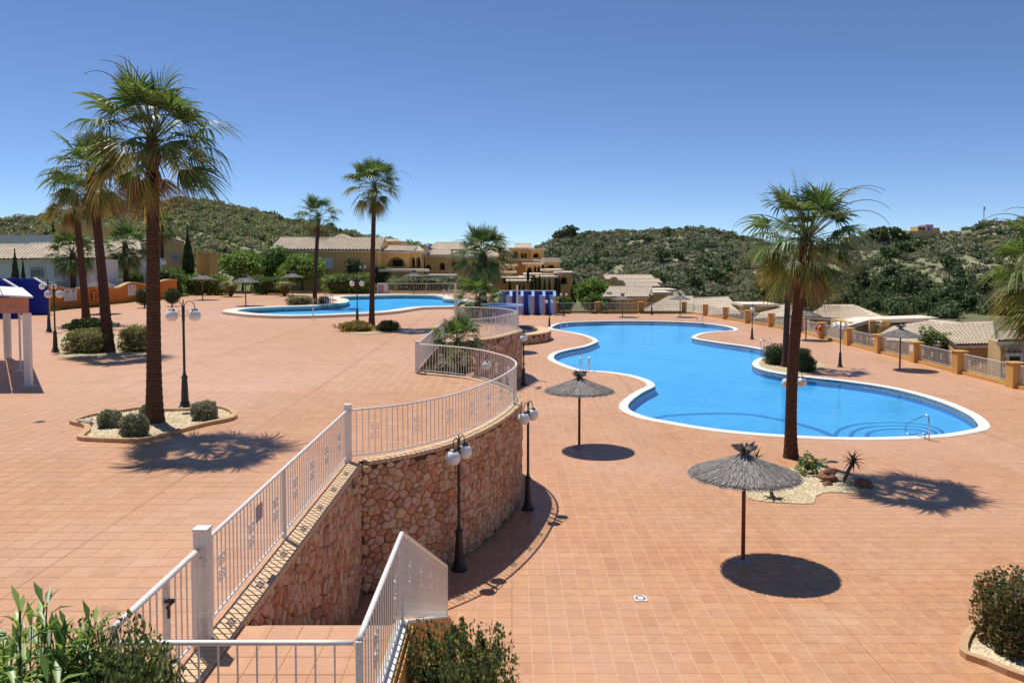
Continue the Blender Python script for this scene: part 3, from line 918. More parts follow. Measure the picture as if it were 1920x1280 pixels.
def shrub(name, label, cat, base, radii, n, size, leaf, box=1.0, amp=.16, seed=1, group=None, aspect=.42, lift=1.0, stem=False, inner=.68, up=0.0, core=L_CORE, corek=.74):
    """a clipped or loose shrub: leaf-sized faces through its volume round a shaded core"""
    t = thing(name, label, cat, base, group)
    rng = np.random.default_rng(seed)
    D = unit(rng, n)
    r = lump(D, seed, amp) * rng.uniform(inner, 1.03, n) ** .7
    X = np.sign(D) * np.abs(D) ** box
    C = X * r[:, None] * np.array(radii)
    cz = radii[2] * lift
    keep = C[:, 2] > -cz + .02
    C = C[keep]
    dirs = None
    if up: dirs = D[keep] * .5 + np.array([0, 0, up])
    V, F = diamonds(C, size * rng.uniform(.7, 1.35, len(C)), rng, aspect, dirs, .55)
    V[:, 2] += cz
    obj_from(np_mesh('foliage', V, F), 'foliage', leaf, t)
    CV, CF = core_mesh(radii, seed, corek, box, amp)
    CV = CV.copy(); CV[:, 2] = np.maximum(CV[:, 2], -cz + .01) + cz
    obj_from(np_mesh('dark_core', CV, CF, True), 'dark_core', core, t)  # solid blob added to block light, by default coloured as inner shade
    if stem:
        b = MB(); rg = random.Random(seed)
        for k in range(5):
            a = rg.uniform(0, 6.28); q = rg.uniform(.1, .45)
            b.tube([(radii[0]*.06*math.cos(a), radii[1]*.06*math.sin(a), 0), (radii[0]*q*math.cos(a), radii[1]*q*math.sin(a), cz * .9)], [.03, .012], 5)
        b.build('stem', M_BARK, t, local=True)
    return t
def shrub_px(name, label, cat, u, v, wpx, hpx, z, leaf, n=1500, size=.09, dep=None, **kw):
    p = P(u, v, z); s = p.y / FPX
    rx = wpx * s / 2; rz = hpx * s / 2
    p = (p.x, p.y + (dep or rx), z)
    return shrub(name, label, cat, p, (rx, dep or rx, rz), n, size, leaf, **kw)

def frond_mesh(e, droop, seed, lp, lb, N=34, spread=118, bend=14, tipjit=.2):
    rg = random.Random(seed)
    th = R(e); pts = [Vector((0, 0, 0))]
    K = 6
    for k in range(K):
        th -= R(bend) / K
        pts.append(pts[-1] + Vector((math.cos(th), 0, math.sin(th))) * lp / K)
    b = MB(); b.tube(pts, [.026 - .002 * k for k in range(K + 1)], 5, True, .6)
    tips = [0.0] * len(b.v)
    p = pts[-1]
    t = Vector((math.cos(th), 0, math.sin(th))); y = Vector((0, 1, 0)); n = Vector((-math.sin(th), 0, math.cos(th)))
    da = R(spread * 2 / N) / 2
    Q = [.03, .28, .5, .72, .88, 1.0]
    for k in range(N):
        a = R(-spread + (k + .5) * spread * 2 / N)
        dr = t * math.cos(a) + y * math.sin(a) + n * (.22 * abs(math.sin(a)) - .05)
        dr.normalize()
        sd = -t * math.sin(a) + y * math.cos(a)
        L = lb * (.70 + .30 * math.cos(a * .75)) * (1 + rg.uniform(-tipjit, tipjit))
        dd = droop * rg.uniform(.75, 1.25)
        w5 = L * .5 * math.tan(da) * 1.04
        tw = rg.uniform(-.5, .5)
        ring = []
        for q in Q:
            sag = dd * L * max(0.0, q - .36) ** 1.6 * 2.0
            c = p + dr * (L * q * (1 - .30 * dd * q * q)) + Vector((0, 0, -1)) * sag
            w = L * q * math.tan(da) * 1.04 if q <= .3 else L * .3 * math.tan(da) * (1.25 if q <= .5 else 1.25 * max(0.0, (1 - q) / .5) ** .7)
            if q >= 1.0:
                ring.append((c, c))
            else:
                off = n * (w * .28)
                ring.append((c - sd * w - off, c + sd * w + off))
        base = len(b.v); vs = []; fs = []
        for q, (l, r_) in zip(Q, ring):
            if q >= 1.0: vs.append(l); tips.append(1.0)
            else: vs += [l, r_]; tips += [q, q]
        m = len(Q)
        for j in range(m - 2): fs.append((2*j, 2*j+1, 2*j+3, 2*j+2))
        fs.append((2*(m-2), 2*(m-2)+1, 2*(m-1)))
        b.add(vs, fs)
    me = b.mesh('frond')
    at = me.attributes.new('tip', 'FLOAT', 'POINT')
    at.data.foreach_set('value', tips)
    return me
FROND = {}
def frond(cls, var, mat):
    key = (cls, var, mat.name)
    if key not in FROND:
        e, dr, lp, lb, spr, bend = CLS[cls]
        me = frond_mesh(e, dr, 100 * cls + var, lp, lb, 26, spr, bend)
        me.materials.append(mat)
        FROND[key] = me
    return FROND[key]
#       elevation, droop, petiole, blade, spread, bend
CLS = [(82, .15, .85, 1.0, 92, 4), (66, .22, .95, 1.05, 106, 8), (48, .30, 1.05, 1.06, 112, 12), (30, .42, 1.1, 1.06, 114, 16), (12, .46, 1.1, 1.04, 108, 18),
       (-10, .44, 1.0, 1.02, 96, 20), (-32, .38, .95, 1.0, 80, 18), (-54, .30, .85, .98, 60, 14), (-68, .25, .75, .95, 42, 8), (-80, .18, .5, .9, 30, 4)]
def trunk_mat():
    m, nt, b = base_mat('palm_trunk_bark')
    tc = nt.nodes.new('ShaderNodeTexCoord').outputs['Object']
    sep = nt.nodes.new('ShaderNodeSeparateXYZ'); nt.links.new(tc, sep.inputs[0])
    n1 = noise_node(nt, tc, 7, 5, .65)
    zz = math_node(nt, 'ADD', math_node(nt, 'MULTIPLY', sep.outputs[2], 13.0), math_node(nt, 'MULTIPLY', n1, 2.4))
    fr = math_node(nt, 'FRACT', zz)
    band = ramp_node(nt, fr, [(0.0, 0.0), (0.12, 0.9), (0.8, 1.0), (1.0, 0.25)])
    n2 = noise_node(nt, tc, 22, 4, .7)
    c = mix_node(nt, band, (0.022, 0.012, 0.010), (0.105, 0.052, 0.036))
    c = mix_node(nt, ramp_node(nt, n2, [(0.45, 0.0), (0.75, 0.8)]), c, (0.17, 0.095, 0.065))
    nt.links.new(c, b.inputs['Base Color']); b.inputs['Roughness'].default_value = .9; b.inputs['Specular IOR Level'].default_value = .12
    bn = nt.nodes.new('ShaderNodeBump'); bn.inputs['Strength'].default_value = .8; bn.inputs['Distance'].default_value = .03
    nt.links.new(math_node(nt, 'ADD', band, n2), bn.inputs['Height']); nt.links.new(bn.outputs[0], b.inputs['Normal'])
    return m
M_TRUNK = trunk_mat()
def palm(label, base, top, r0, r1, s=1.0, seed=1, counts=(4, 6, 8, 8, 8, 8, 8, 7, 6, 6), stalks=4, name='fan_palm', dead_from=8, yellow_from=5, group='fan palms', bow=0.0):
    rg = random.Random(seed)
    base, top = Vector(base), Vector(top)
    t = thing(name, label, 'palm tree', base, group)
    h = top.z - base.z
    n = max(6, int(h / .09)); pts, rad = [], []
    dxy = Vector((top.x - base.x, top.y - base.y, 0))
    for k in range(n + 1):
        q = k / n
        c = dxy * (q ** 1.25) + Vector((bow * math.sin(q * math.pi), 0, h * q))
        pts.append(c)
        fl = math.exp(-q * h / .5)
        rad.append((r1 + (r0 - r1) * (1 - q) ** 1.3) * (1 + .42 * fl) * (1 + (.035 if k % 2 else -.02)))
    MB().tube(pts, rad, 14).build('trunk', M_TRUNK, t, local=True)
    cr = MB()
    cr.lathe([(r1 * 1.0, -.6 * s), (r1 * 1.25, -.35 * s), (r1 * 1.35, -.1 * s), (r1 * .9, .12 * s), (r1 * .3, .35 * s)], 12, (0, 0, 0), .15)
    crown = cr.build('crown', M_TRUNK, t, local=True)
    crown.location = top - base
    az = rg.uniform(0, 6.28)
    for cls, cnt in enumerate(counts):
        for k in range(cnt):
            az += 2.39996 + rg.uniform(-.25, .25)
            var = rg.randrange(3)
            mat = L_PALMD if cls >= dead_from else (L_PALMY if cls >= yellow_from and rg.random() < .75 else L_PALM)
            me = frond(cls, var, mat)
            o = bpy.data.objects.new('frond', me)
            zoff = (.24 - .055 * cls + rg.uniform(-.12, .12)) * s
            rr = r1 * .7
            o.location = (rr * math.cos(az), rr * math.sin(az), zoff)
            o.rotation_euler = (rg.uniform(-.45, .45), rg.uniform(-.27, .27), az)
            k_ = s * rg.uniform(.78, 1.12)
            o.scale = (k_, k_, k_)
            link(o, crown)
    for k in range(stalks):
        a = rg.uniform(0, 6.28); L = s * rg.uniform(2.1, 3.0); e = R(rg.uniform(38, 82)); b = MB(); pp = []
        x = z = 0.0; th = e
        for j in range(14):
            pp.append((x * math.cos(a), x * math.sin(a), z)); x += L / 13 * math.cos(th); z += L / 13 * math.sin(th); th -= R(8.5) * (j / 6)
        b.tube(pp, [.026 * s * (1 - j / 17) for j in range(14)], 6)
        o = b.build('flower_stalk', pm('flower_stalk', (0.20, 0.22, 0.13), (0.28, 0.22, 0.12), 5, .8), crown, local=True)
    return t

# palms named where they stand
def palm_px(label, bu, bv, z, cu, cv, r0, r1, dy=0.0, **kw):
    b = P(bu, bv, z); c = PD(cu, cv, b.y + dy)
    return palm(label, b, c, r0, r1, **kw)
palm_px('tall fan palm in the kerbed gravel bed with clipped shrubs on the upper deck', 290, 793, U, 286, 268, .178, .135, s=.92, seed=4, stalks=8, dy=-.5, counts=(4, 6, 8, 8, 8, 7, 6, 5, 3, 3))
palm_px('fan palm leaning behind the tallest palm, between two olive shrubs', 203, 660, U, 172, 330, .22, .165, dy=.3, s=1.08, seed=12, stalks=2, counts=(3, 4, 6, 6, 6, 6, 6, 6, 6, 6))
palm_px('fan palm at the back of the pair beside the black lamps', 162, 606, U, 140, 370, .22, .18, s=1.05, seed=23, stalks=4, counts=(3, 4, 5, 5, 4, 4, 4, 4, 5, 5))
palm_px('slim fan palm with sparse crown at the tip of the upper pool peninsula', 590, 571, U, 597, 408, .18, .145, s=1.05, seed=31, stalks=4, counts=(3, 4, 5, 5, 4, 4, 3, 3, 3, 2))
palm_px('fan palm rising from the rust coloured ground cover beside the upper pool', 697, 612, U, 702, 352, .155, .12, s=.97, seed=42, stalks=1, counts=(4, 6, 8, 8, 7, 5, 4, 4, 3, 2))
palm_px('fan palm growing beside the straw parasol on the lower deck', 1483, 858, 0, 1512, 452, .185, .165, dy=-1.2, s=1.08, seed=53, stalks=9, counts=(4, 6, 7, 7, 7, 5, 5, 5, 4, 3), bow=-.12)
palm_px('slim fan palm in the gravel bed at the pool inlet', 1472, 688, 0, 1480, 500, .19, .155, s=1.05, seed=64, stalks=1, counts=(2, 3, 4, 5, 5, 5, 5, 5, 5, 4))
pb = Vector((15.2, 22.5, 0))
palm('fan palm cut off by the right edge of the photo', pb, (14.95, 22.0, 6.1), .26, .17, s=1.1, seed=75, stalks=7, counts=(3, 4, 5, 5, 6, 6, 6, 5, 4, 3))
c = PD(303, 425, 92); palm('small distant fan palm behind the tallest palm, near the ochre house', (c.x, 92, U), c, .25, .17, s=1.0, seed=81, stalks=0, counts=(3, 4, 4, 5, 5, 5, 5, 4, 3, 2))
c = PD(136, 478, 68); palm('bushy garden fan palm before the white house', (c.x, 68, U), c, .24, .2, s=1.15, seed=91, stalks=0, counts=(4, 6, 6, 6, 6, 6, 5, 4, 3, 3), dead_from=9, yellow_from=7)
c = PD(235, 462, 78); palm('broad garden fan palm behind the orange wall', (c.x, 78, U), c, .26, .22, s=1.3, seed=95, stalks=0, counts=(4, 6, 6, 6, 6, 7, 7, 6, 5, 4), dead_from=9, yellow_from=7)
c = PD(905, 480, 71); palm('stout fan palm with shaggy brown skirt behind the blue fountain', (c.x, 71, U - .05), c, .34, .3, s=1.5, seed=99, stalks=0, counts=(6, 7, 8, 8, 8, 8, 7, 6, 7, 8), yellow_from=8)
c = PD(896, 566, 52.0); palm('dwarf fan palm behind the second curved railing', (c.x, 52.0, 2.2), c, .16, .14, s=.95, seed=103, stalks=0, counts=(4, 5, 6, 6, 6, 5, 2, 0, 0, 0), yellow_from=7, name='dwarf_fan_palm')
c = PD(858, 645, 33.5); palm('dwarf fan palm between the first and second curved walls', (c.x, 33.5, 2.04), c, .14, .12, s=.68, seed=107, stalks=0, counts=(5, 6, 7, 7, 6, 5, 4, 2, 0, 0), yellow_from=5, name='dwarf_fan_palm')

# =================================================================== BEDS
def bed(label, px, z, kerb=True, pebbles=0, mat=M_GRAVEL, kh=.09):
    L = ccw(catmull([P(u, v, z) for u, v in px], 3))
    cx, cy = sum(p[0] for p in L)/len(L), sum(p[1] for p in L)/len(L)
    t = thing('planting_bed', label, 'planting bed', (cx, cy, z))
    inn = offset(L, -.13) if kerb else L
    MB().prism(inn, z - .01, z + .022).build('gravel', mat, t)
    if kerb:
        b = MB()
        Q = [[(p[0], p[1], zz) for p in lp] for lp, zz in ((L, z), (L, z + kh), (inn, z + kh), (inn, z))]
        for a, c in zip(Q, Q[1:]): b.strip(a, c, True)
        b.build('kerb', M_KERB, t)
    if pebbles:
        rng = np.random.default_rng(int(abs(cx) * 100))
        xs = [p[0] for p in inn]; ys = [p[1] for p in inn]; C = []
        while len(C) < pebbles:
            q = (rng.uniform(min(xs), max(xs)), rng.uniform(min(ys), max(ys)))
            if inside(q, inn): C.append(q)
        n = len(C); C = np.array(C); r = rng.uniform(.012, .034, n)
        o8 = np.array([(1,0,0),(0,1,0),(-1,0,0),(0,-1,0),(0,0,.75),(0,0,-.5)], float)
        ang = rng.uniform(0, 6.28, n); V = np.empty((n, 6, 3))
        ca, sa = np.cos(ang), np.sin(ang); fx = rng.uniform(.7, 1.4, n)
        for k in range(6):
            x = o8[k, 0] * r * fx; y = o8[k, 1] * r
            V[:, k, 0] = C[:, 0] + x * ca - y * sa - cx; V[:, k, 1] = C[:, 1] + x * sa + y * ca - cy; V[:, k, 2] = .024 + o8[k, 2] * r
        T = np.array([(0,1,4),(1,2,4),(2,3,4),(3,0,4)])
        F = (T[None] + (np.arange(n) * 6)[:, None, None]).reshape(-1, 3)
        tag(obj_from(np_mesh('pebbles', V.reshape(-1, 3), F), 'pebbles', M_PEB, t), kind='stuff')
    return t, inn
M_KERB = pm('sandstone_kerb', (0.58, 0.38, 0.22), (0.46, 0.27, 0.14), 6, 0.9, 0.3, 40, 0.15)
bed('kerbed gravel bed round the tallest palm on the upper deck', [(130,795),(151,786),(175,780),(217,774.5),(263,768),(310,770.5),(350,770.5),(398,766),(425,768),(443,777),(438,788),(382,800),(302,822),(262,830),(196,829),(148,826),(147,821),(158,811),(154,801)], U, True, 5000)
bed('gravel bed with rocks and aloes round the palm on the lower deck', [(1400,910),(1402,933),(1438,941),(1511,945),(1527,942),(1530,931),(1558,923),(1628,927),(1636,922),(1620,901),(1584,887),(1548,878),(1500,876),(1467,884),(1424,900)], 0, False, 6000)
bed('kerbed gravel bed at the bottom right corner under the red leaved shrub', [(1849,1177),(1812,1187),(1799,1228),(1850,1250),(1910,1275),(1990,1290),(2060,1240),(2000,1190),(1920,1172)], 0, True, 5000, kh=.11)
bed('sandy bed inside the pool inlet round the slim palm', [(1424,690),(1419,681),(1430,674),(1446,667),(1500,664),(1540,680),(1542,697),(1500,702),(1450,697)], 0, False, 1500)
bed('low gravel bed under the two leaning palms and olive shrubs', [(106,664),(150,672),(220,670),(280,665),(298,655),(250,642),(160,612),(112,630)], U, False, 2500)
bed('sandy bed beneath the rust coloured ground cover by the lamp', [(640,622),(690,627),(740,622),(750,612),(700,605),(650,608)], U, False, 600)
# shrubs of the beds
G1 = 'clipped grey green shrubs in the gravel bed'
shrub_px('clipped_shrub', 'grey green clipped shrub beside the pale stone in the kerbed bed', 'shrub', 198, 806, 42, 38, U, L_GREY, 2600, .055, seed=1, group=G1, box=.8, amp=.09, lift=.85)
shrub_px('clipped_shrub', 'largest grey green clipped shrub at the near edge of the kerbed bed', 'shrub', 241, 826, 53, 48, U, L_GREY, 3600, .055, seed=2, group=G1, box=.8, amp=.09, lift=.85)
shrub_px('clipped_shrub', 'grey green clipped shrub between the tallest palm and the black lamp', 'shrub', 374, 791, 50, 40, U, L_GREY, 3000, .055, seed=3, group=G1, box=.8, amp=.09, lift=.85)
shrub_px('clipped_shrub', 'small clipped shrub half hidden behind the tallest palm trunk', 'shrub', 270, 786, 24, 28, U, L_GREY, 1500, .055, seed=4, group=G1, box=.8, amp=.09, lift=.85)
shrub_px('olive_shrub', 'wide olive shrub with bare lower twigs beside the black lamps', 'shrub', 148, 664, 86, 48, U, L_OLIVE, 4200, .10, dep=.75, seed=5, box=.7, amp=.08, lift=.9, core=M_BARK, corek=.66)
shrub_px('olive_shrub', 'olive shrub with bare lower twigs between the leaning and the tallest palm', 'shrub', 246, 662, 64, 52, U, L_OLIVE, 3600, .10, dep=.7, seed=6, box=.7, amp=.08, lift=.9, core=M_BARK, corek=.66)
shrub_px('spreading_shrub', 'low dark spreading shrub at the foot of the back palm', 'shrub', 150, 622, 88, 26, U, L_DARK, 2600, .16, dep=1.0, seed=7, lift=.8)
shrub_px('clipped_shrub', 'rounded grey shrub on the upper pool peninsula, the wider of two', 'shrub', 557, 574, 56, 20, U, L_GREY, 1500, .13, dep=.8, seed=8, box=.8, amp=.08, lift=.85)
shrub_px('clipped_shrub', 'small rounded grey shrub against the slim peninsula palm', 'shrub', 604, 573, 22, 19, U, L_GREY, 800, .13, dep=.5, seed=9, box=.8, amp=.08, lift=.85)
shrub_px('ground_cover', 'rust coloured ground cover under the pool lamp', 'ground cover', 663, 623, 66, 24, U, L_RUST, 1800, .12, dep=.9, seed=10, lift=.6, amp=.25)
shrub_px('ground_cover', 'darker reddish ground cover on the shaded side of the pool palm', 'ground cover', 722, 622, 46, 23, U, L_RED, 1500, .12, dep=.8, seed=11, lift=.65, amp=.22)
shrub_px('clipped_shrub', 'dark clipped shrub before the slim palm at the pool inlet', 'shrub', 1464, 686, 50, 42, 0, L_DARK, 2600, .10, dep=.8, seed=12, box=.75, amp=.08, lift=.85)
shrub_px('clipped_shrub', 'dark clipped shrub behind the other two at the pool inlet', 'shrub', 1508, 675, 34, 24, 0, L_DARK, 1600, .10, dep=.6, seed=13, box=.75, amp=.08, lift=.85)
shrub_px('clipped_shrub', 'round dark shrub nearest the water at the pool inlet', 'shrub', 1517, 699, 38, 32, 0, L_DARK, 2200, .10, dep=.65, seed=14, box=.75, amp=.08, lift=.85)
shrub_px('leafy_shrub', 'loose green shrub behind the rust rock in the lower deck bed', 'shrub', 1524, 894, 48, 38, 0, L_MID, 420, .10, dep=.35, seed=15, amp=.4, lift=.8, aspect=.5, corek=.35)
shrub('red_tinged_shrub', 'dense clipped shrub with red young leaves at the bottom right corner', 'shrub', (8.45, 13.35, 0), (.60, .62, .66), 4200, .06, L_RED, box=.72, amp=.08, seed=16, lift=.85, aspect=.7)
# foreground shrubs
shrub('conifer_shrub', 'dense dark shrub before the plain landing railing', 'shrub', (-2.62, 5.1, U), (.50, .42, .76), 17000, .042, L_CONIFER, box=.75, amp=.12, seed=17, lift=.95, aspect=.4, up=.8, corek=.72, inner=.55)
t = shrub('conifer_shrub', 'bushy evergreen shrub with upright sprigs below the stair wall', 'shrub', (-.56, 8.15, 0), (.80, .62, 1.33), 16000, .055, L_CONIFER, box=.8, amp=.16, seed=18, lift=.98, aspect=.45, up=.9, inner=.5, corek=.72)
rng = np.random.default_rng(5); V, F, k0 = [], [], 0
for k in range(26):
    a = rng.uniform(0, 6.28); r = rng.uniform(.1, .55); x, y = r * math.cos(a), r * math.sin(a); h = rng.uniform(.1, .34); zt = 2.28 + (.35 * math.sqrt(max(0, 1 - (r / .66) ** 2)))
    n = 60; q = rng.uniform(0, 1, n); C = np.stack([x + rng.normal(0, .035, n) * (1.2 - q), y + rng.normal(0, .035, n) * (1.2 - q), zt - .1 + q * h], 1)
    v, f = diamonds(C, np.full(n, .055), rng, .4, np.tile([[0, 0, 1.]], (n, 1)), .5); V.append(v); F.append(f + k0); k0 += len(v)
obj_from(np_mesh('sprig', np.concatenate(V), np.concatenate(F)), 'sprig', L_CONIFER, t)
def oleander(label, base, n, spread, h, seed, leafL=.17):
    t = thing('oleander', label, 'shrub', base); rng = np.random.default_rng(seed)
    V, F, k0 = [], [], 0; st = MB()
    for k in range(n):
        a = rng.uniform(0, 6.28); r = spread * math.sqrt(rng.uniform(0, 1)); hh = h * rng.uniform(.5, 1.0) * (1 - .25 * (r / spread) ** 2)
        b0 = Vector((r * .45 * math.cos(a), r * .45 * math.sin(a), 0)); b1 = Vector((r * math.cos(a), r * math.sin(a), hh))
        st.tube([b0, b1], [.010, .004], 4)
        m = 26
        for j in range(m):
            q = .4 + .6 * j / m; c = b0.lerp(b1, q)
            az = j * 2.1 + rng.uniform(-.3, .3); el = R(rng.uniform(25, 70)) if j > m - 8 else R(rng.uniform(0, 50))
            d = Vector((math.cos(az) * math.cos(el), math.sin(az) * math.cos(el), math.sin(el)))
            s = d.cross(Vector((0, 0, 1))); s.normalize(); L = leafL * rng.uniform(.75, 1.2); w = L * .095
            up = s.cross(d)
            p1 = c + d * L * .5 + up * .006; p2 = c + d * L + Vector((0, 0, -.15 * L))
            V += [c, p1 - s * w + up * .008, p1, p2, p1 + s * w + up * .008]; F += [(k0, k0+2, k0+3, k0+1), (k0, k0+4, k0+3, k0+2)]; k0 += 5
    obj_from(np_mesh('foliage', np.array([v[:] for v in V]), np.array(F)), 'foliage', L_OLEANDER, t)
    st.build('stem', M_BARK, t, local=True)
    return t
oleander('bright oleander with long pointed leaves at the bottom left corner', (-3.05, 4.75, U), 120, .68, 1.9, 3, .22)
oleander('oleander cut off by the left edge of the photo', (-3.6, 4.55, U), 90, .62, 1.75, 8, .22)
# rocks, aloes
def rock(label, u, v, z, wpx, hpx, mat, seed):
    p = P(u, v, z); s = p.y / FPX
    t = thing('rock', label, 'rock', (p.x, p.y, z))
    CV, CF = core_mesh((wpx * s / 2, wpx * s * .4, hpx * s / 2), seed, 1.0, .8, .45)
    CV[:, 2] = np.maximum(CV[:, 2] + hpx * s * .4, .0)
    obj_from(np_mesh('stone_body', CV, CF), 'stone_body', mat, t); return t
rock('pale rounded stone at the left tip of the kerbed bed', 163, 797, U, 28, 15, M_PALEROCK, 3)
rock('rust red rock in the lower deck bed beneath the green shrub', 1552, 902, 0, 32, 22, M_ROCK, 4)
rock('small dark rock at the shaded end of the lower deck bed', 1618, 913, 0, 26, 16, M_ROCK, 5)
rock('small brown rock in the middle of the lower deck bed', 1552, 911, 0, 14, 8, M_ROCK, 6)
def aloe(label, base, lean, h, n, L, w, seed, mat):
    t = thing('aloe', label, 'plant', base); rg = random.Random(seed)
    top = Vector(lean)
    MB().tube([(0, 0, 0), (top.x * .4, top.y * .4, h * .5), (top.x, top.y, h)], [.05, .055, .05], 7).build('stem', M_BARK, t, local=True)
    for k in range(n):
        b = MB(); az = k * 2.4; el = R(82 - 105 * (k / n)); d = Vector((math.cos(az), math.sin(az), 0)); c = Vector((top.x, top.y, h)); th = el; pts = [c.copy()]
        for j in range(5):
            c = c + (d * math.cos(th) + Vector((0, 0, math.sin(th)))) * L / 5; th -= R(9 + 6 * (k / n)); pts.append(c.copy())
        s = Vector((-math.sin(az), math.cos(az), 0)); W = [w, w * 1.1, w * .9, w * .65, w * .35, .002]
        A = [p - s * x for p, x in zip(pts, W)]; B = [p + s * x for p, x in zip(pts, W)]; Cn = [p - Vector((0, 0, x * .6)) for p, x in zip(pts, W)]
        b.strip(A, Cn); b.strip(Cn, B)
        b.build('leaf', mat, t, local=True)
    return t
L_ALOE = leafmat('aloe_leaf', (0.05, 0.075, 0.035), (0.11, 0.13, 0.06), scale=4, trans=.08)
L_AGAVE = leafmat('agave_leaf', (0.09, 0.16, 0.05), (0.22, 0.30, 0.14), scale=4, trans=.08)
p = P(1581, 906, 0); aloe('leaning aloe with a spiky head at the far side of the lower deck bed', p, (.30, .05, 0), .62, 30, .42, .028, 1, L_ALOE)
p = P(1448, 934, 0); aloe('branching agave with broad green leaves at the near edge of the lower deck bed', p, (-.06, .02, 0), .30, 16, .40, .05, 2, L_AGAVE)
p = P(1432, 892, 0); aloe('small upright aloe hidden behind the near parasol canopy', (p.x, p.y + .9, 0), (.05, .0, 0), .35, 12, .45, .03, 3, L_ALOE)
# planting of the terrace recess
for k, (x, y, z, r, h, m, lab) in enumerate([(-2.6, 30.1, 2.04, .55, .42, L_GREY, 'pale dry shrub nearest the first curved railing'), (-2.2, 32, 2.04, .6, .5, L_OLIVE, 'olive shrub in the recess beneath the dwarf palm'),
        (-2.7, 35.3, 2.04, .5, .4, L_MID, 'green shrub at the far end of the planted recess'), (-2.9, 51.6, 2.24, .7, .5, L_OLIVE, 'olive shrub below the farther dwarf palm'), (-2.6, 53.0, 2.24, .6, .5, L_MID, 'green shrub at the back of the farther recess')]):
    shrub('terrace_shrub', lab, 'shrub', (x, y, z), (r, r, h), 1500, .11, m, seed=40 + k, amp=.3, lift=.8, corek=.6)

# =================================================================== LAMPS
def shared(b, name, mat, smooth=False):
    me = b.mesh(name, smooth); me.materials.append(mat); return me
LB = shared(MB().lathe([(.17, 0), (.17, .05), (.135, .07), (.125, .14), (.10, .2), (.085, .55), (.07, .78), (.085, .80), (.085, .84), (.05, .88), (.042, .95)], 12), 'lamp_base', M_BLACK)
LP = shared(MB().lathe([(.034, .93), (.032, 2.55), (.045, 2.56), (.045, 2.60), (.022, 2.62), (.014, 2.85), (.004, 2.90)], 10), 'lamp_pole', M_BLACK)
def arm():
    pts = []
    for k in range(15):
        a = math.pi - math.pi * 1.0 * k / 14
        pts.append((.03 + .13 + .13 * math.cos(a), 0, 2.67 + .17 * math.sin(a)))
    pts = [(.03, 0, 2.30)] + pts + [(.29, 0, 2.62)]
    b = MB().tube(pts, .011, 7)
    b.tube([(.03, 0, 2.42), (.09, 0, 2.46), (.13, 0, 2.54), (.10, 0, 2.60), (.075, 0, 2.55)], .007, 5)
    b.lathe([(.085, 2.595), (.085, 2.615), (.05, 2.635), (.02, 2.65)], 12, (.29, 0, 0))
    return b
LA = shared(arm(), 'lamp_arm', M_BLACK)
LG = shared(MB().lathe([(.03, 2.30), (.09, 2.315), (.13, 2.355), (.152, 2.41), (.157, 2.46), (.143, 2.52), (.11, 2.575), (.08, 2.595)], 20, (.29, 0, 0)), 'lamp_globe', M_GLOBE, True)
def lamp(label, p, rot, globes=2, h=1.0):
    t = thing('street_lamp', label, 'lamp post', p, 'black lamp posts with white globes', R(rot))
    for nm, me in (('base', LB), ('pole', LP)): obj_from(me, nm, None, t, scale=(1, 1, h))
    for k in range(globes):
        a = 2 * math.pi * k / globes
        ar = obj_from(LA, 'arm', None, t, rot=(0, 0, a), scale=(1, 1, h))
        obj_from(LG, 'globe', None, ar)
    return t
for u, v, z, rot, lab in [
    (861, 1068, 0, 69, 'black double globe lamp standing against the curved stone wall near the stairs'),
    (990, 955, 0, 66, 'black double globe lamp at the outermost point of the first curved wall'),
    (982, 722, 0, 80, 'black lamp at the foot of the second curved wall'),
    (1030, 613, 0, 20, 'lamp between the round fountain and the pool corner'),
    (1057, 592, 0, 0, 'double globe lamp beside the blue shower stalls on the lower deck'),
    (1222, 590, 0, 85, 'slender lamp before the far fence, between two parasols'),
    (1410, 636, 0, 80, 'slender lamp beyond the pool, left of the slim palm'),
    (1575, 688, 0, 0, 'double globe lamp on the deck between the pool inlet and the parasol'),
    (1487, 854, 0, 15, 'lamp hidden behind the lower deck palm trunk with its globes showing'),
    (347, 765, U, 8, 'double globe lamp beside the kerbed bed on the upper deck'),
    (92, 622, U, 10, 'farther of the two lamps left of the leaning palms'),
    (104, 660, U, -15, 'nearer of the two lamps left of the leaning palms'),
    (670, 608, U, 0, 'double globe lamp beside the upper pool and its palm')]:
    q = P(u, v, z); lamp(lab, (q.x, q.y, z), rot)
lamp('lamp rising from below behind the first curved railing, one globe showing', (-.98, 31.2, 0), 85)
for u, vg, y, n, rot, lab in [(471, 499, 96, 3, 0, 'three globe garden lamp rising above the round tree'), (306, 492, 84, 2, 90, 'garden lamp with one white globe right of the tallest palm trunk'), (680, 500, 97, 2, 0, 'garden lamp with two globes above the hedge by the ochre house')]:
    c = PD(u, vg, y); lamp(lab, (c.x, y, U - .05), rot, n, (c.z - U) / 2.45)

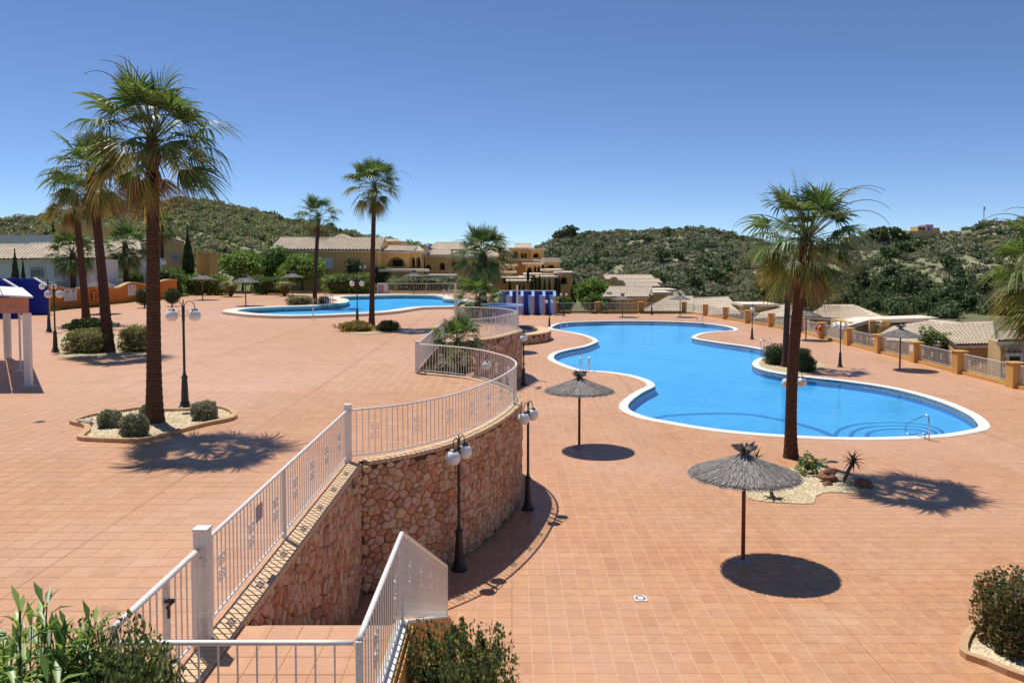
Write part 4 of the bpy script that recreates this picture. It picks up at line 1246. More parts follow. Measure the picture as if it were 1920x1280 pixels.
# =================================================================== STRAW PARASOLS
def canopy_prof(q):   # q 0 apex .. 1 rim ; returns r, z
    return 1.2 * q, 1.99 + .46 * (1 - q) ** 1.1
def thatch(n, seed):
    rg = random.Random(seed); b = MB()
    for k in range(n):
        q0 = rg.random() ** .6 * .92; a = rg.uniform(0, 6.283); q1 = min(1.04, q0 + rg.uniform(.14, .26)); w = rg.uniform(.006, .014); da = rg.uniform(-.05, .05)
        lift = rg.uniform(.006, .03)
        r0, z0 = canopy_prof(q0); r1, z1 = canopy_prof(min(q1, 1)); 
        if q1 > 1: r1 = 1.2 * q1; z1 -= (q1 - 1) * 1.5
        ca, sa = math.cos(a), math.sin(a); cb, sb = math.cos(a + da), math.sin(a + da)
        b.add([(r0*ca + sa*w, r0*sa - ca*w, z0 + .006), (r0*ca - sa*w, r0*sa + ca*w, z0 + .006), (r1*cb - sb*w*.6, r1*sb + cb*w*.6, z1 + lift), (r1*cb + sb*w*.6, r1*sb - cb*w*.6, z1 + lift)], [(0, 1, 2, 3)])
    for k in range(n // 5):
        a = rg.uniform(0, 6.283); w = .008; L = rg.uniform(.03, .10); r0 = 1.17; ca, sa = math.cos(a), math.sin(a)
        b.add([(r0*ca + sa*w, r0*sa - ca*w, 2.005), (r0*ca - sa*w, r0*sa + ca*w, 2.005), ((r0+L*.7)*ca, (r0+L*.7)*sa, 2.005 - L)], [(0, 1, 2)])
    return b
def tuft(n, seed):
    rg = random.Random(seed); b = MB()
    for k in range(n):
        a = rg.uniform(0, 6.283); o = rg.uniform(.05, .32); h = rg.uniform(.08, .27); w = .009; ca, sa = math.cos(a), math.sin(a)
        b.add([(.03*ca + sa*w, .03*sa - ca*w, 2.44), (.03*ca - sa*w, .03*sa + ca*w, 2.44), (o*.4*ca - sa*w*.7, o*.4*sa + ca*w*.7, 2.46 + h*.7), (o*ca, o*sa, 2.46 + h*rg.uniform(.6, 1.0))], [(0, 1, 2), (0, 2, 3)])
        if k % 3 == 0: b.add([(.05*ca + sa*w, .05*sa - ca*w, 2.47), (.05*ca - sa*w, .05*sa + ca*w, 2.47), (.3*ca, .3*sa, 2.36)], [(0, 1, 2)])
    b.lathe([(.05, 2.40), (.055, 2.46), (.03, 2.50)], 8)
    return b
prof = [canopy_prof(k / 10) for k in range(11)]
CAN = shared(MB().lathe([(1.12, 1.96), (1.19, 1.975)] + [(r, z) for r, z in reversed(prof[1:])] + [(.02, 2.48)], 40, jit=.012), 'canopy', M_STRAWCORE)
THN = shared(thatch(4200, 1), 'thatch', M_STRAW); THF = shared(thatch(1300, 2), 'thatch', M_STRAW)
TFN = shared(tuft(150, 3), 'tuft', M_STRAW)
POLE1 = shared(MB().lathe([(.045, 0), (.042, 2.42)], 12), 'pole', M_WOODPOLE); POLE2 = shared(MB().lathe([(.05, 0), (.048, 2.42)], 8), 'pole', M_GREYPOLE)
PLATE = shared(MB().box((0, 0, .011), (.44, .36, .022)).lathe([(.07, .02), (.06, .06)], 10), 'base_plate', M_CONC)
def parasol(label, u, v, z, near=False, rot=0, tilt=0, s=1.0):
    q = P(u, v, z)
    t = thing('straw_parasol', label, 'parasol', (q.x, q.y, z), 'straw parasols', R(rot)); t.scale = (s, s, s)
    obj_from(POLE1 if near else POLE2, 'pole', None, t)
    c = obj_from(CAN, 'canopy', None, t, rot=(R(tilt), 0, 0))
    tag(obj_from(THN if near else THF, 'thatch', None, c), kind='stuff')
    obj_from(TFN, 'tuft', None, c)
    obj_from(PLATE, 'base_plate', None, t)
for a in [('straw parasol nearest the camera, before the lower deck palm', 1393, 1053, 0, True, 20, 0, .97), ('straw parasol between the curved wall and the pool edge', 1086, 838, 0, True, 75),
          ('straw parasol near the pillared fence beyond the pool', 1687, 692, 0, False, 10), ('straw parasol at the far fence right of the slender lamp', 1275, 594, 0, False, 40),
          ('straw parasol at the far fence left of the slender lamp', 1167, 594, 0, False, 70), ('straw parasol half hidden behind the lower deck palm', 1511, 637, 0, False, 0),
          ('straw parasol before the railing beyond the upper pool', 776, 551, U, False, 30), ('straw parasol by the hedge, leftmost of the three left of the upper pool', 380, 562, U, False, 50),
          ('straw parasol closest to the left end of the upper pool', 461, 573, U, False, 15), ('straw parasol by the hedge behind the peninsula palm', 549, 554, U, False, 85),
          ('straw parasol behind the leaning palms near the orange wall', 188, 588, U, False, 33)]:
    parasol(*a)

# =================================================================== PILLARED FENCE
def pillar(label, x, y, rz=0.0, sign=False):
    t = thing('fence_pillar', label, 'pillar', (x, y, 0), 'ochre fence pillars', rz)
    MB().box((0, 0, .63), (.62, .62, 1.26)).build('shaft', M_OCHRE, t, local=True)
    MB().add([(-.36,-.36,1.262),(.36,-.36,1.262),(.36,.36,1.262),(-.36,.36,1.262),(-.36,-.36,1.31),(.36,-.36,1.31),(.36,.36,1.31),(-.36,.36,1.31),(0,0,1.36)], [(3,2,1,0),(0,1,5,4),(1,2,6,5),(2,3,7,6),(3,0,4,7),(4,5,8),(5,6,8),(6,7,8),(7,4,8)]).build('cap', M_OCHRE, t, local=True)
    if sign: MB().box((-.312, 0, .95), (.008, .42, .5)).build('notice_board', M_WHITE, t, local=True)
    return t
def fence(label, a, b, single=False):
    a, b = Vector((a[0], a[1], 0)), Vector((b[0], b[1], 0)); d = (b - a).normalized(); a2, b2 = a + d * .30, b - d * .30
    pts = [(a2.x, a2.y, .20), (b2.x, b2.y, .20)]
    t = railing('fence_railing', label, pts, .13, .98, 8, 5, single, (), 'white railing panels between the ochre pillars', .022)
    mid = (a2 + b2) / 2; L = (b2 - a2).length
    MB().box((mid.x, mid.y, .10), (L - .02, .26, .20), math.atan2(d.y, d.x)).build('plinth', M_OCHRE, t)
ORD = ['first', 'second', 'third', 'fourth', 'fifth', 'sixth', 'seventh', 'eighth', 'ninth', 'tenth', 'eleventh', 'twelfth', 'thirteenth', 'fourteenth', 'fifteenth', 'sixteenth']
side = [(25.6, y) for y in (35.9, 41.0, 46.1, 51.1, 56.2, 61.3, 66.6, 71.6)]
for u, v in [(1446,613),(1402,606),(1360,598.5),(1322,592),(1282,586)]:
    q = P(u, v, 0); side.append((q.x + .1, q.y + .25))
back = []
for u, v in [(1204,587),(1124,588),(1045,590)]:
    q = P(u, v, 0); back.append((q.x, side[-1][1] - .1))
for k, (x, y) in enumerate(side):
    pillar('ochre fence pillar, %s along the side fence counting from the camera' % ORD[k], x, y, R(0 if k < 8 else -12), k == 3 or k == 10)
for k, (x, y) in enumerate(back):
    pillar('ochre pillar of the far fence, %s from its right end' % ORD[k], x, y)
for k in range(len(side) - 1):
    fence('white railing panel after the %s side pillar counting from the camera' % ORD[k], side[k], side[k + 1])
bk = [side[-1]] + back
for k in range(len(bk) - 1):
    fence('white railing panel of the far fence, %s from its right end' % ORD[k], bk[k], bk[k + 1])
fence('white railing panel cut off by the right edge of the photo', (25.6, 30.8), side[0])
# life rings
def life_ring(label, c, nrm, R0, r0, mat):
    t = thing('life_ring', label, 'life ring', c); n = Vector(nrm).normalized(); a = n.cross(Vector((0, 0, 1))).normalized(); b2 = n.cross(a)
    m = MB(); pts = [Vector(c) + (a * math.cos(x) + b2 * math.sin(x)) * R0 for x in [2 * math.pi * k / 24 for k in range(25)]]
    m.tube(pts, r0, 8, False); m.build('ring', mat, t, True)
    for k in range(4):
        x = R(45 + 90 * k); q = Vector(c) + (a * math.cos(x) + b2 * math.sin(x)) * R0
        tt = (-a * math.sin(x) + b2 * math.cos(x))
        MB().tube([q - tt * .05, q + tt * .05], r0 * 1.06, 8).build('band', M_WHITE, t)
    MB().tube([Vector(c) + Vector((0, 0, R0 + .12)) - n * .05, Vector(c) + Vector((0, 0, R0 - .02))], .012, 5).build('hook', M_BLACK, t)
life_ring('faded red life ring hanging on a side fence pillar beyond the palm', (25.6 - .40, 66.5, .78), (-1, -.2, 0), .30, .085, M_RING)
life_ring('orange life ring hanging on the orange wall between the leaning palms', tuple(P(177, 573.2, U) + Vector((.14, -.03, .85))), (1, -.35, 0), .34, .09, M_ORANGE)

# =================================================================== POOL LADDERS AND RAILS
def ladder(label, p, ang, zt=0.0, drop=1.0):
    """p on the water edge, ang = heading from deck into the water"""
    t = thing('pool_ladder', label, 'pool ladder', (p[0], p[1], zt), 'steel pool ladders', ang)
    for s in (-.25, .25):
        b = MB(); pts = [(-.62, s, 0), (-.62, s, .35)]
        for k in range(9):
            a = math.pi - math.pi * k / 8
            pts.append((-.26 + .36 * math.cos(a), s, .55 + .30 * math.sin(a)))
        pts += [(.10, s, .2), (.12, s, -drop)]
        b.tube(pts, .022, 8); b.build('rail', M_STEEL, t, True, local=True)
    for k in range(3):
        MB().box((.12, 0, -.2 - .25 * k), (.08, .5, .03)).build('step', M_STEEL, t, local=True)
def into(u, v, z, u2, v2):
    a, b = P(u, v, z), P(u2, v2, z); return a, math.atan2(b.y - a.y, b.x - a.x)
for u, v, z, u2, v2, lab in [(1098, 694, 0, 1110, 680, 'steel pool ladder beyond the parasol by the curved wall'), (1058, 620, 0, 1075, 612, 'steel pool ladder at the far left corner of the lower pool'),
        (1312, 606, 0, 1308, 612, 'steel pool ladder at the far side of the lower pool'), (1434, 658, 0, 1420, 662, 'steel pool ladder beside the shrubs at the pool inlet'),
        (618, 571, U + .18, 640, 575, 'steel pool ladder on the peninsula of the upper pool'), (836, 558, U + .18, 820, 563, 'steel pool ladder at the far right corner of the upper pool')]:
    q, a = into(u, v, z, u2, v2); ladder(lab, q, a, z + .03 if z == 0 else z)
t = thing('handrail', 'bent steel handrail over the pool steps', 'handrail', P(1742, 824, 0))
c0 = P(1742, 826, 0); c1 = P(1698, 812, 0); d = (c1 - c0); d.z = 0; d.normalize(); side_ = Vector((d.y, -d.x, 0)) * .0
pts = [c0, c0 + Vector((0, 0, .55)), c0 + Vector((0, 0, .82)) + d * .06, c0 + d * .16 + Vector((0, 0, .92)), c0 + d * .9 + Vector((0, 0, .55)), c0 + d * 1.22 + Vector((0, 0, .36)), c0 + d * 1.32 + Vector((0, 0, .15)), c0 + d * 1.2 + Vector((0, 0, .02)), c0 + d * .95 + Vector((0, 0, .02)), c0 + d * .35 + Vector((0, 0, .22)), c0 + d * .24 + Vector((0, 0, .2)), c0 + d * .2]
MB().tube(pts, .024, 9).build('rail', M_STEEL, t, True)
t = thing('pool_shower', 'slim steel shower post on the near coping of the upper pool', 'shower', P(587, 594, U + .2))
q = P(587, 594, U + .2); b = MB().tube([q, q + Vector((0, 0, 1.0)), q + Vector((0, .05, 1.08))], .03, 8); b.build('post', M_STEEL, t, True)
MB().box((q.x, q.y, q.z + .02), (.3, .3, .04)).build('base', M_STEEL, t); MB().box((q.x, q.y, q.z + .55), (.12, .1, .06)).build('tap', M_STEEL, t)
# drains
t = thing('drain', 'square pale drain cover with a ring of dark slots on the lower deck', 'drain', P(1201, 1122, 0))
q = P(1201, 1122, 0); MB().box((q.x, q.y, .010), (.24, .24, .012)).build('plate', M_COPING, t)
b = MB()
for k in range(22):
    a = 2 * math.pi * k / 22; b.box((q.x + .082 * math.cos(a), q.y + .082 * math.sin(a), .0175), (.038, .013, .003), a)
b.build('slot_ring', pm('drain_slot', (0.02, 0.04, 0.09), None, 5, .6), t)
t = thing('drain', 'small dark drain grate in the upper deck left of the kerbed bed', 'drain', P(75, 791, U)); q = P(75, 791, U)
MB().lathe([(.12, .0), (.12, .009), (.10, .011)], 16, (q.x, q.y, U + .001)).build('grate', pm('drain_iron', (0.10, 0.09, 0.08), None, 20, .7), t)
b = MB()
for k in range(5): b.box((q.x - .07 + .035 * k, q.y, U + .014), (.014, .15, .003))
b.build('bar_row', M_BLACK, t)

# =================================================================== FOUNTAIN
fc, fr_ = (-3.0, 66.2), 6.15
t = thing('fountain', 'round stone faced fountain basin of dark blue water behind the second curved wall', 'fountain', (fc[0], fc[1], 0))
circ = lambda r, n=64: [(fc[0] + r * math.cos(2*math.pi*k/n), fc[1] + r * math.sin(2*math.pi*k/n)) for k in range(n)]
b = MB(); Q = [[(p[0], p[1], z) for p in circ(r)] for r, z in ((fr_, -.02), (fr_, .66))]
b.strip(Q[0], Q[1], True); b.build('core', M_MORTAR, t)
PAF = Path(circ(fr_, 96), True)
def fnf(s, z, d):
    p, tg = PAF.at(s); return (p.x + tg.y * d, p.y - tg.x * d, z)
stone_face(t, fnf, PAF.len * .70, PAF.len * .999, 0, .66, .34, 51, limit=0, gap=.012)
b = MB(); Q = [[(p[0], p[1], z) for p in circ(r)] for r, z in ((fr_ + .06, .64), (fr_ + .06, .76), (fr_ - 1.0, .76), (fr_ - 1.0, .1))]
for a, c in zip(Q, Q[1:]): b.strip(a, c, True)
b.build('rim', M_BRICK, t)
MB().sheet(circ(fr_ - 1.0), .12).build('basin_floor', M_BLUE, t); MB().sheet(circ(fr_ - 1.0), .62).build('water', M_WATER, t)
uc = PD(938, 572, 57.5); t = thing('fountain_bowl', 'raised pale blue fountain bowl on a blue pedestal behind the second curved railing', 'fountain', (uc.x, 57.5, 0))
MB().lathe([(1.35, 0), (1.3, uc.z - .3), (1.5, uc.z - .12)], 40, (uc.x, 57.5, 0)).build('pedestal', M_BLUE, t, True)
b = MB(); cc = lambda r, z, n=40: [(uc.x + r * math.cos(2*math.pi*k/n), 57.5 + r * math.sin(2*math.pi*k/n), z) for k in range(n)]
Q = [cc(1.45, uc.z - .16), cc(1.65, uc.z - .1), cc(1.65, uc.z + .04), cc(1.3, uc.z + .04), cc(1.25, uc.z - .08)]
for a, c in zip(Q, Q[1:]): b.strip(a, c, True)
b.build('rim', M_PALEBLUE, t); MB().sheet([(p[0], p[1]) for p in cc(1.28, 0)], uc.z - .05).build('water', M_WATER, t); MB().sheet([(p[0], p[1]) for p in cc(1.27, 0)], uc.z - .25).build('bowl_floor', M_LINER, t)

# =================================================================== BLUE SHOWER STALLS
y0 = P(990, 591, 0).y + .3
xs = [PD(u, 591, y0).x for u in (936, 958, 979, 999.5, 1020, 1040)]
t = thing('shower_block', 'row of blue shower stalls with slanted pale dividing walls on the lower deck', 'shower block', ((xs[0] + xs[-1]) / 2, y0, 0))
MB().box2((xs[0], y0 + 1.6, 0), (xs[-1] + .1, y0 + 1.85, 2.72)).build('back_wall', M_BLUE, t)
MB().box2((xs[0], y0 + 1.5, 2.722), (xs[-1] + .12, y0 + 1.95, 2.80)).build('top_trim', M_WHITE, t)
for k, x in enumerate(xs):
    if k:
        n = 5; pr = [(0, 0), (1.598, 0), (1.598, 2.70), (.75, 2.70), (0, 2.15)]
        b = MB(); b.add([(x - .14, y0 + y, z) for y, z in pr] + [(x + .14, y0 + y, z) for y, z in pr], [tuple(range(n)), tuple(reversed(range(n, 2*n)))] + [(i, i+n, (i+1) % n + n, (i+1) % n) for i in range(n)])
        dv = b.build('divider', M_PALEBLUE, t)
        MB().box2((x - .155, y0 - .02, 0), (x + .155, y0 - .002, 2.14)).build('edge', M_LILAC, dv)
        pq = [(x - .56, y0 + .9), (x - .143, y0 + .02), (x - .143, y0 + .9)]
        MB().prism(pq, 0, 2.3).build('splash_panel', M_PALEBLUE, dv)
        b = MB(); b.add([(x-.16,y0-.02,2.152),(x+.16,y0-.02,2.152),(x+.16,y0+.75,2.702),(x-.16,y0+.75,2.702),(x-.16,y0-.02,2.222),(x+.16,y0-.02,2.222),(x+.16,y0+.75,2.772),(x-.16,y0+.75,2.772)], [(3,2,1,0),(4,5,6,7),(0,1,5,4),(1,2,6,5),(2,3,7,6),(3,0,4,7)])
        b.build('capping', M_PALEBLUE, dv)
# upper row, on the left
t = thing('shower_block', 'blue walled shower block at the left edge behind the pavilion', 'shower block', (-34, 52, U))
xb = -34.2
MB().box2((xb - 1.2, 43.0, U), (xb - 1.0, 57.5, U + 2.62)).build('back_wall', M_BLUE, t)
for k, y in enumerate((57.4, 53.9, 50.4, 46.9)):
    x0, x1 = xb - .998, xb + 1.35
    pr = [(x0, U), (x1, U), (x1, U + 1.95), (x1 - .95, U + 2.55), (x0, U + 2.55)]; n = 5
    b = MB(); b.add([(x, y - .12, z) for x, z in pr] + [(x, y + .12, z) for x, z in pr], [tuple(range(n)), tuple(reversed(range(n, 2*n)))] + [(i, i+n, (i+1) % n + n, (i+1) % n) for i in range(n)])
    dv = b.build('divider', M_BLUE, t)
    MB().box2((x1 + .002, y - .14, U), (x1 + .03, y + .14, U + 1.94)).build('edge', M_LILAC, dv)
    b = MB(); b.add([(x1+.03,y-.15,U+1.952),(x1+.03,y+.15,U+1.952),(x1-.95,y+.15,U+2.552),(x1-.95,y-.15,U+2.552),(x1+.03,y-.15,U+2.02),(x1+.03,y+.15,U+2.02),(x1-.95,y+.15,U+2.62),(x1-.95,y-.15,U+2.62)], [(3,2,1,0),(4,5,6,7),(0,1,5,4),(1,2,6,5),(2,3,7,6),(3,0,4,7)])
    b.build('capping', M_WHITE, dv)

# =================================================================== PAVILION at the left edge
M_FASCIA = pm('salmon_board', (0.52, 0.25, 0.17), (0.44, 0.20, 0.13), 3, 0.7)
A = P(54, 724, U)
t = thing('pavilion', 'open shelter with white legs, salmon boards and pale sloping roof at the left edge', 'shelter', (A.x, A.y, U))
zt = U + 2.28
for nm, x, y, w in (('leg', A.x, A.y, .20), ('leg', P(15, 672, U).x, P(15, 672, U).y, .22), ('leg', A.x - 6.0, A.y, .2), ('leg', A.x - 6.4, P(15, 672, U).y, .2)):
    MB().box2((x - w/2, y - w*.7/2, U), (x + w/2, y + w*.7/2, zt)).build(nm, M_WHITE, t)
    MB().box((x, y, U + .012), (w + .12, w + .1, .02)).build('foot_plate', M_WHITE, t)
q = P(39, 696, U); MB().tube([(q.x, q.y, U), (q.x, q.y, zt)], .035, 8).build('prop', M_WHITE, t); MB().box((q.x, q.y, U + .012), (.4, .3, .02)).build('foot_plate', M_WHITE, t)
B = P(15, 672, U)
fx0, fx1 = A.x - 6.6, A.x + .12
for k, (z0, z1) in enumerate(((zt, zt + .20), (zt + .212, zt + .47))):
    MB().box2((fx0, A.y - .14, z0), (fx1, A.y - .08, z1)).build('board', M_FASCIA, t)
    b = MB(); dx = B.x + .1 - fx1
    b.add([(fx1, A.y - .079, z0), (fx1 + dx, B.y + .2, z0), (fx1 + dx, B.y + .2, z1), (fx1, A.y - .079, z1), (fx1 - .06, A.y - .079, z0), (fx1 + dx - .06, B.y + .2, z0), (fx1 + dx - .06, B.y + .2, z1), (fx1 - .06, A.y - .079, z1)], [(0,1,2,3),(7,6,5,4),(0,4,5,1),(3,2,6,7),(0,3,7,4),(1,5,6,2)]).build('board', M_FASCIA, t)
for k in range(7):
    x0 = fx1 + .3 - k * .95; dxx = B.x + .1 - fx1
    b = MB(); z0, z1 = zt + .475 + .0, zt + .80
    y0_, y1_ = A.y - .35, B.y + .4
    P0 = [(x0, y0_), (x0 - .92, y0_), (x0 - .92 + dxx, y1_), (x0 + dxx, y1_)]
    zz = [z0 + .10 * k * .5, z0 + .10 * (k + 1) * .5, z0 + .10 * (k + 1) * .5, z0 + .10 * k * .5]
    b.add([(p[0], p[1], z) for p, z in zip(P0, zz)] + [(p[0], p[1], z + .05) for p, z in zip(P0, zz)], [(3,2,1,0),(4,5,6,7),(0,1,5,4),(1,2,6,5),(2,3,7,6),(3,0,4,7)])
    b.build('roof_panel', M_WHITEWALL, t)

# =================================================================== ORANGE WAVY WALL
t = thing('garden_wall', 'low orange garden wall with a wavy cream top behind the leaning palms', 'wall', (-34, 68, U))
pts = catmull([P(u, v, U) for u, v in [(86, 583), (100, 580), (150, 575.5), (200, 571), (262, 564), (332, 559)]], 6, False)
PAW = Path(pts); n = 60; F1, B1, T1, T2 = [], [], [], []
for k in range(n + 1):
    s = PAW.len * k / n; p, tg = PAW.at(s); z = U + 1.55 + .16 * math.sin(s * 1.05) + .10 * math.sin(s * .37 + 1); nx_, ny_ = tg.y, -tg.x
    F1.append((p.x, p.y, z)); B1.append((p.x - nx_ * .3, p.y - ny_ * .3, z))
b = MB(); b.strip([(a[0], a[1], U) for a in F1], F1); b.strip(F1, B1); b.strip(B1, [(a[0], a[1], U) for a in B1]); b.build('render', M_OCHRE2 if 'M_OCHRE2' in globals() else pm('orange_render', (0.62, 0.22, 0.035), (0.52, 0.17, 0.03), .8, .9, .2, 20), t)
b = MB(); fo = [(a[0] + .06, a[1] - .02, a[2] + .002) for a in F1]; bo = [(a[0] - .05, a[1], a[2] + .002) for a in B1]; up = lambda L: [(a[0], a[1], a[2] + .13) for a in L]
b.strip(fo, up(fo)); b.strip(up(fo), up(bo)); b.strip(up(bo), bo); b.strip(bo, fo); b.build('capping', M_SAND, t)
for u, v, lab in ((131, 553, 'white two column notice board on the orange wall left of the life ring'), (246, 549, 'white notice board on the orange wall right of the leaning palms')):
    x = -33.6; tt = None
    best = min(range(n + 1), key=lambda k: abs(F1[k][0] / F1[k][1] * FPX + 960 - u)); q = F1[best]; p, tg = PAW.at(PAW.len * best / n); nx_, ny_ = tg.y, -tg.x; a = math.atan2(tg.y, tg.x)
    w = thing('notice_board', lab, 'sign', (q[0] + nx_ * .03, q[1] + ny_ * .03, U + .55))
    cx, cy = q[0] + nx_ * .03, q[1] + ny_ * .03
    MB().box((cx, cy, U + 1.05), (1.5, .03, .95), a).build('board', M_WHITE, w)
    b = MB(); rg = random.Random(u)
    for col in (-.36, .36):
        b.box((cx + math.cos(a) * col + nx_ * .018, cy + math.sin(a) * col + ny_ * .018, U + 1.33), (.34, .004, .2), a)
        for r_ in range(6): b.box((cx + math.cos(a) * col + nx_ * .018, cy + math.sin(a) * col + ny_ * .018, U + 1.14 - .08 * r_), (.5 * rg.uniform(.6, 1), .004, .022), a)
    b.build('print', pm('faded_print', (0.45, 0.28, 0.28), (0.35, 0.3, 0.35), 9, .7), w)

# =================================================================== HEDGES AND GARDEN TREES
def hedge(label, u0, u1, v0, v1, leaf, Y=None, dep=1.2, n=2200, size=.2, box=.6, name='hedge', cat='hedge', seed=1, amp=.12, lift=.95, corek=.8, z=U, aspect=.5):
    Y = Y or P((u0 + u1) / 2, v1, z).y
    a, b_ = PD(u0, v1, Y), PD(u1, v0, Y)
    cx = (a.x + b_.x) / 2; rx = (b_.x - a.x) / 2; z0 = z - .03; h = b_.z - z0
    return shrub(name, label, cat, (cx, Y + dep, z0), (rx, dep, h / 2), n, size, leaf, box=box, amp=amp, seed=seed, lift=lift, corek=corek, aspect=aspect)
def tree(label, u0, u1, v0, v1, Y, leaf, n=2600, size=.24, seed=1, z=U, name='round_tree', box=.9, amp=.2):
    a, b_ = PD(u0, v1, Y), PD(u1, v0, Y); cx = (a.x + b_.x) / 2; rx = (b_.x - a.x) / 2; rz = (b_.z - a.z) / 2; cz = (b_.z + a.z) / 2
    t = thing(name, label, 'tree', (cx, Y, z - .03)); rng = np.random.default_rng(seed)
    D = unit(rng, n); r = lump(D, seed, amp) * rng.uniform(.6, 1.04, n) ** .7; X = np.sign(D) * np.abs(D) ** box; C = X * r[:, None] * np.array((rx, rx * .9, rz)); C[:, 2] += cz - z + .03
    V, F = diamonds(C, size * rng.uniform(.6, 1.4, n), rng, .5); cr = obj_from(np_mesh('crown', V, F), 'crown', leaf, t)
    CV, CF = core_mesh((rx, rx * .9, rz), seed, .68, box, amp); CV[:, 2] += cz - z + .03; obj_from(np_mesh('dark_core', CV, CF, True), 'dark_core', L_CORE, cr)  # core blob added inside the crown, inner shade put into its dark colour
    b = MB(); h = cz - z; b.tube([(0, 0, 0), (.08, 0, h * .5), (0, .05, h)], [.16, .12, .07], 7)
    for k in range(4):
        aa = k * 1.6 + seed; b.tube([(.05, 0, h * .45), (rx * .45 * math.cos(aa), rx * .4 * math.sin(aa), h + rz * .2)], [.07, .03], 5)
    b.build('trunk', M_BARK, t, local=True); return t
def cypress(label, u, v0, v1, wpx, Y, seed, z=U, n=1600):
    a, b_ = PD(u, v1, Y), PD(u, v0, Y); rx = wpx * Y / FPX / 2; z0 = min(a.z, z) if z is not None else a.z; h = b_.z - z0
    t = thing('cypress', label, 'tree', (a.x, Y, z0)); rng = np.random.default_rng(seed)
    q = rng.uniform(0, 1, n) ** .8; ang = rng.uniform(0, 6.283, n); rr = rx * np.sin(np.clip(q * 1.0 + .12, 0, 1) * math.pi) ** .6 * rng.uniform(.65, 1.05, n) * (1 - .35 * q)
    C = np.stack([rr * np.cos(ang), rr * np.sin(ang), .15 + q * (h - .15)], 1); V, F = diamonds(C, rx * .5 * rng.uniform(.7, 1.3, n), rng, .35, np.tile([[0, 0, 1.]], (n, 1)), .35)
    obj_from(np_mesh('crown', V, F), 'crown', L_DARK, t)
    MB().lathe([(rx * .15, 0), (rx * .6, h * .12), (rx * .72, h * .4), (rx * .45, h * .75), (rx * .1, h * .97)], 10).build('trunk', L_CORE, t, local=True); return t  # wide filler added inside the crown, inner shade put into its dark colour
hedge('bright clipped hedge behind the leftmost parasol', 334, 428, 515, 554, L_BRIGHT, seed=2, n=3000)
hedge('green hedge with dark base between two parasols', 462, 540, 517, 553, L_MID, seed=3, n=2400)
hedge('bright hedge right of the peninsula palm behind the upper pool', 600, 700, 512, 551, L_BRIGHT, seed=4, n=3000)
hedge('hedge at the left behind the orange wall below the garden palm', 262, 334, 500, 535, L_MID, Y=84, seed=5, z=U)
hedge('leafy shrub beside the white house wall behind the orange wall', 216, 256, 506, 540, L_MID, Y=80, seed=6, name='leafy_shrub', cat='shrub')
hedge('mixed shrub with reddish leaves right of the tallest palm', 300, 328, 500, 540, L_RED, Y=86, seed=7, name='leafy_shrub', cat='shrub')
hedge('flowering white and green shrub behind the railing beyond the upper pool', 722, 845, 519, 550, leafmat('pale_flowering_leaf', (0.16, 0.22, 0.08), (0.42, 0.45, 0.30), scale=2.0), Y=95.5, seed=8, name='flowering_shrub', cat='shrub', n=3000, dep=1.5, amp=.25)
hedge('round shrub at the corner of the ochre house terrace', 690, 736, 499, 527, L_MID, Y=99, seed=9, name='round_shrub', cat='shrub', z=U)
tree('round clipped tree behind the parasol nearest the upper pool', 412, 496, 471, 522, 95, L_BRIGHT, 3600, .3, 3)
tree('dark green tree behind the middle hedge', 486, 540, 466, 530, 98, L_MID, 3000, .3, 4)
tree('round tree with reddish underside before the ochre house', 526, 606, 476, 528, 95.5, L_BRIGHT, 3800, .3, 5)
tree('dark clipped column tree against the ochre house wall', 648, 678, 485, 540, 97.5, L_DARK, 1800, .22, 6, name='column_tree', box=.6, amp=.08)
for k, (u0, u1, v0, v1, lab) in enumerate([(413, 452, 527, 556, 'fountain grass tuft right of the leftmost parasol'), (515, 552, 528, 555, 'fountain grass tuft beside the hedge parasol')]):
    Y = P((u0 + u1) / 2, v1, U).y; cx = PD((u0 + u1) / 2, v1, Y).x; s = Y / FPX
    t = thing('grass_tuft', lab, 'grass', (cx, Y, U)); rng = np.random.default_rng(k); n = 700; a = rng.uniform(0, 6.28, n); L = (v1 - v0) * s * rng.uniform(.6, 1.15, n); o = (u1 - u0) * s * .75 * rng.uniform(.2, 1, n)
    V = np.zeros((n, 5, 3)); ca, sa = np.cos(a), np.sin(a); w = .035
    V[:, 0] = np.stack([.1*ca + sa*w, .1*sa - ca*w, 0*a], 1); V[:, 1] = np.stack([.1*ca - sa*w, .1*sa + ca*w, 0*a], 1); V[:, 2] = np.stack([o*.5*ca - sa*w, o*.5*sa + ca*w, L*.9], 1); V[:, 3] = np.stack([o*.5*ca + sa*w, o*.5*sa - ca*w, L*.9], 1); V[:, 4] = np.stack([o*ca, o*sa, L*.75], 1)
    F = []
    for i in range(n): F += [(5*i, 5*i+1, 5*i+2), (5*i, 5*i+2, 5*i+3), (5*i+3, 5*i+2, 5*i+4)]
    tag(obj_from(np_mesh('blades', V.reshape(-1, 3), np.array(F)), 'blades', L_OLIVE, t), kind='stuff')
def topiary(label, u, v, r):
    q = P(u, v, U); t = thing('topiary_ball', label, 'topiary', (q.x, q.y, U), 'topiary balls by the orange wall'); rng = np.random.default_rng(u); n = 1500; D = unit(rng, n)
    C = D * r * rng.uniform(.8, 1.03, (n, 1)); C[:, 2] += r * 1.25; V, F = diamonds(C, .1 * rng.uniform(.7, 1.3, n), rng, .5); obj_from(np_mesh('crown', V, F), 'crown', L_DARK, t)
    CV, CF = core_mesh((r, r, r), u, .82, 1, .04); CV[:, 2] += r * 1.25; obj_from(np_mesh('dark_core', CV, CF, True), 'dark_core', L_CORE, t)  # dark ball added behind the leaves, coloured like the shade inside
    MB().tube([(0, 0, 0), (0, 0, r)], .06, 7).build('trunk', M_BARK, t, local=True)
